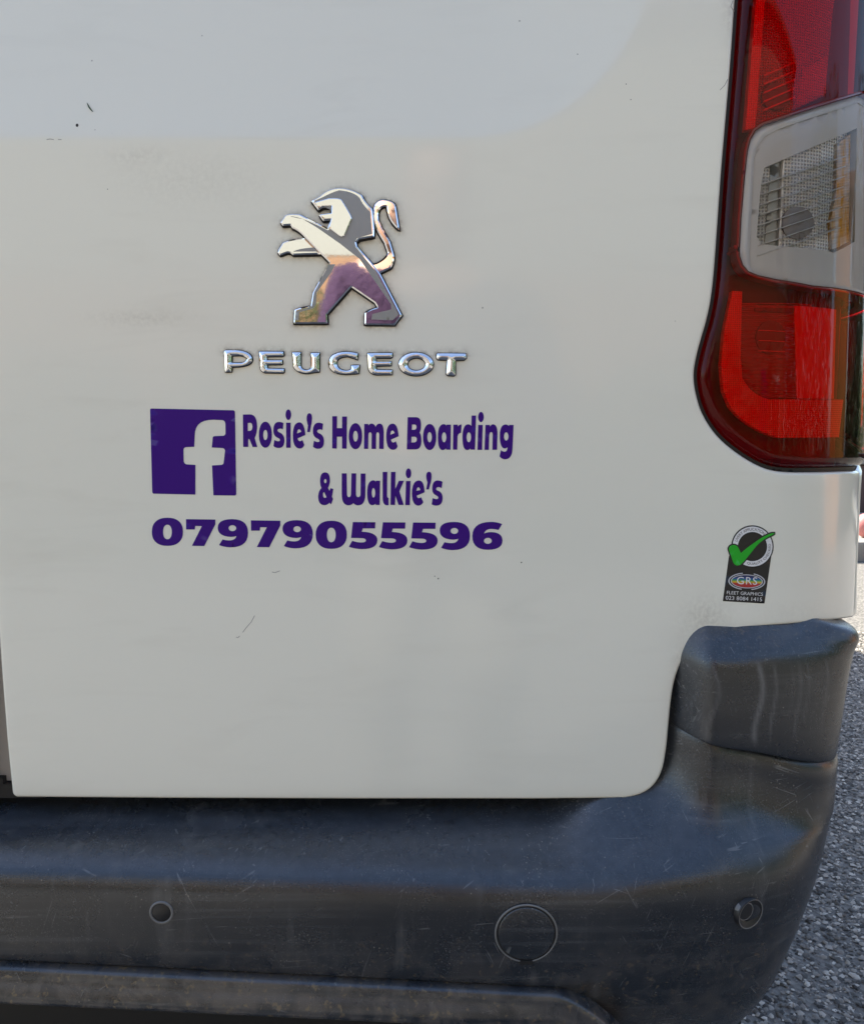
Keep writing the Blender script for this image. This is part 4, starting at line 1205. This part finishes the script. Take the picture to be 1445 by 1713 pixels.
hd4 = leaves('hedge', 16000, (6.6, 1.45, 0.05), (7.8, 4.1, 3.0), simple('added_side_leaf', (0.035, 0.065, 0.02), 0.5), 0.06)  # unseen hedge added against bright grazing reflections on the lens edge
tag(hd4, 'tall dark green hedge added unseen to keep the lamp edge dark', 'hedge')
# ---- the photographer
def skin_body(name, pts, edges, m, parent=None, sub=2):
    me = bpy.data.meshes.new(name + '_src')
    me.from_pydata([p[:3] for p in pts], edges, [])
    o = bpy.data.objects.new(name + '_src', me); COL.objects.link(o)
    o.modifiers.new('skin', 'SKIN'); sb = o.modifiers.new('sub', 'SUBSURF'); sb.levels = sub; sb.render_levels = sub
    for i, p in enumerate(pts):
        r = p[3] if isinstance(p[3], tuple) else (p[3], p[3])
        me.skin_vertices[0].data[i].radius = r
        me.skin_vertices[0].data[i].use_root = (i == 0)
    dg = bpy.context.evaluated_depsgraph_get(); dg.update()
    nm = bpy.data.meshes.new_from_object(o.evaluated_get(dg))
    bpy.data.objects.remove(o)
    nm.name = name
    nm.materials.clear(); nm.materials.append(m)
    nm.polygons.foreach_set('use_smooth', [True] * len(nm.polygons))
    r = bpy.data.objects.new(name, nm); COL.objects.link(r)
    if parent: r.parent = parent
    return r
M_SKIN = simple('skin', (0.52, 0.30, 0.20), 0.5)
M_FLEECE = simple('purple_fleece', (0.030, 0.010, 0.036), 0.9, bump=1.0, bscale=40, bdist=0.02)
M_JEANS = simple('stone_trousers', (0.22, 0.20, 0.17), 0.8)
M_HAIR = simple('brown_hair', (0.06, 0.03, 0.015), 0.5)
PX, PY = 0.01, -1.20
def P(x, y, z, r): return (PX + x, PY + y, z, r)
DZ = -0.17
def Q(x, y, z, r): return P(x, y, z + DZ, r)
bp_ = [Q(0, -0.06, 0.90, (0.15, 0.11)), Q(0, -0.03, 1.10, (0.13, 0.10)), Q(0, 0.01, 1.28, (0.16, 0.11)), Q(0, 0.02, 1.38, (0.12, 0.09)), Q(0, 0.03, 1.44, 0.055), Q(0, 0.05, 1.50, 0.058),
       Q(0, 0.075, 1.57, (0.078, 0.095)), Q(0, 0.07, 1.65, (0.072, 0.088)), Q(0, 0.06, 1.69, (0.04, 0.05))]
be = [(i, i + 1) for i in range(8)]
for sg in (1, -1):
    b0 = len(bp_)
    bp_ += [Q(sg * 0.17, 0.02, 1.365, 0.058), P(sg * 0.235, 0.09, 0.93, 0.044), P(sg * 0.165, 0.25, 0.90, 0.038), P(sg * 0.082, 0.395, 0.895, 0.026), P(sg * 0.062, 0.435, 0.893, (0.018, 0.034))]
    be += [(3, b0), (b0, b0 + 1), (b0 + 1, b0 + 2), (b0 + 2, b0 + 3), (b0 + 3, b0 + 4)]
    pb = b0 + 4
    for q, (dz, ln) in enumerate(((0.030, 0.050), (0.010, 0.055), (-0.010, 0.052), (-0.028, 0.042))):
        f0 = len(bp_)
        bp_ += [P(sg * 0.056, 0.452, 0.893 + dz, 0.009), P(sg * 0.050, 0.452 + 0.012, 0.893 + dz * 1.05, 0.0085), P(sg * (0.050 - ln * 0.55), 0.452 + 0.010, 0.893 + dz * 1.05, 0.0075)]
        be += [(pb, f0), (f0, f0 + 1), (f0 + 1, f0 + 2)]
    f0 = len(bp_)
    bp_ += [P(sg * 0.048, 0.430, 0.925, 0.011), P(sg * 0.030, 0.444, 0.935, 0.009)]
    be += [(b0 + 4, f0), (f0, f0 + 1)]
    l0 = len(bp_)
    bp_ += [Q(sg * 0.09, -0.06, 0.84, 0.085), P(sg * 0.115, 0.14, 0.44, 0.058), P(sg * 0.115, -0.03, 0.12, 0.042), P(sg * 0.12, 0.0, 0.05, 0.045), P(sg * 0.135, 0.12, 0.035, 0.035)]
    be += [(0, l0), (l0, l0 + 1), (l0 + 1, l0 + 2), (l0 + 2, l0 + 3), (l0 + 3, l0 + 4)]
person = skin_body('person', bp_, be, M_SKIN, None, 2)
tag(person, 'person in a purple fleece holding a phone up to the van', 'person')
fl_ = [Q(0, -0.065, 0.76, (0.19, 0.15)), Q(0, -0.06, 0.88, (0.185, 0.145)), Q(0, -0.03, 1.08, (0.165, 0.13)), Q(0, 0.01, 1.28, (0.185, 0.135)), Q(0, 0.02, 1.37, (0.145, 0.11)), Q(0, 0.025, 1.41, 0.075)]
fe = [(0, 1), (1, 2), (2, 3), (3, 4), (4, 5)]
for sg in (1, -1):
    b0 = len(fl_)
    fl_ += [Q(sg * 0.175, 0.02, 1.355, 0.075), P(sg * 0.24, 0.09, 0.93, 0.060), P(sg * 0.165, 0.25, 0.90, 0.050), P(sg * 0.095, 0.375, 0.896, 0.040)]
    fe += [(4, b0), (b0, b0 + 1), (b0 + 1, b0 + 2), (b0 + 2, b0 + 3)]
skin_body('fleece', fl_, fe, M_FLEECE, person)
for sg in (1, -1):
    skin_body('trouser_leg', [Q(sg * 0.09, -0.06, 0.84, 0.108), P(sg * 0.105, 0.05, 0.54, 0.098), P(sg * 0.115, 0.14, 0.44, 0.082), P(sg * 0.115, 0.06, 0.28, 0.070), P(sg * 0.115, -0.025, 0.09, 0.064)],
              [(0, 1), (1, 2), (2, 3), (3, 4)], M_JEANS, person)
    skin_body('shoe', [P(sg * 0.118, -0.06, 0.048, (0.048, 0.046)), P(sg * 0.122, 0.02, 0.052, (0.052, 0.050)), P(sg * 0.135, 0.13, 0.040, (0.048, 0.038)), P(sg * 0.138, 0.18, 0.036, (0.036, 0.030))],
              [(0, 1), (1, 2), (2, 3)], M_TYRE, person)
skin_body('hair', [Q(0, 0.02, 1.53, (0.075, 0.05)), Q(0, 0.02, 1.62, (0.085, 0.075)), Q(0, 0.045, 1.69, (0.075, 0.085)), Q(0, 0.09, 1.705, (0.055, 0.045))], [(0, 1), (1, 2), (2, 3)], M_HAIR, person)
for sg in (1, -1):
    e = ball('eye', (PX + sg * 0.032, PY + 0.162, 1.605 + DZ), 0.011, simple('eye_dark', (0.03, 0.02, 0.015), 0.2), 8); e.parent = person
nz = skin_body('nose', [Q(0, 0.160, 1.605, 0.008), Q(0, 0.172, 1.57, 0.013)], [(0, 1)], M_SKIN, person)
mo = skin_body('mouth', [Q(-0.022, 0.158, 1.535, 0.004), Q(0, 0.164, 1.534, 0.006), Q(0.022, 0.158, 1.535, 0.004)], [(0, 1), (1, 2)], simple('lips', (0.40, 0.13, 0.11), 0.4), person)
phone = box('phone', -0.038, -0.741, 0.805, 0.038, -0.733, 0.960, simple('phone_case', (0.02, 0.02, 0.022), 0.35), None, 0.003)
tag(phone, 'black phone held upright in front of the purple fleece', 'phone')

for h in (hd, hd2, hd3, hd4):
    h['group'] = 'hedges around the street'
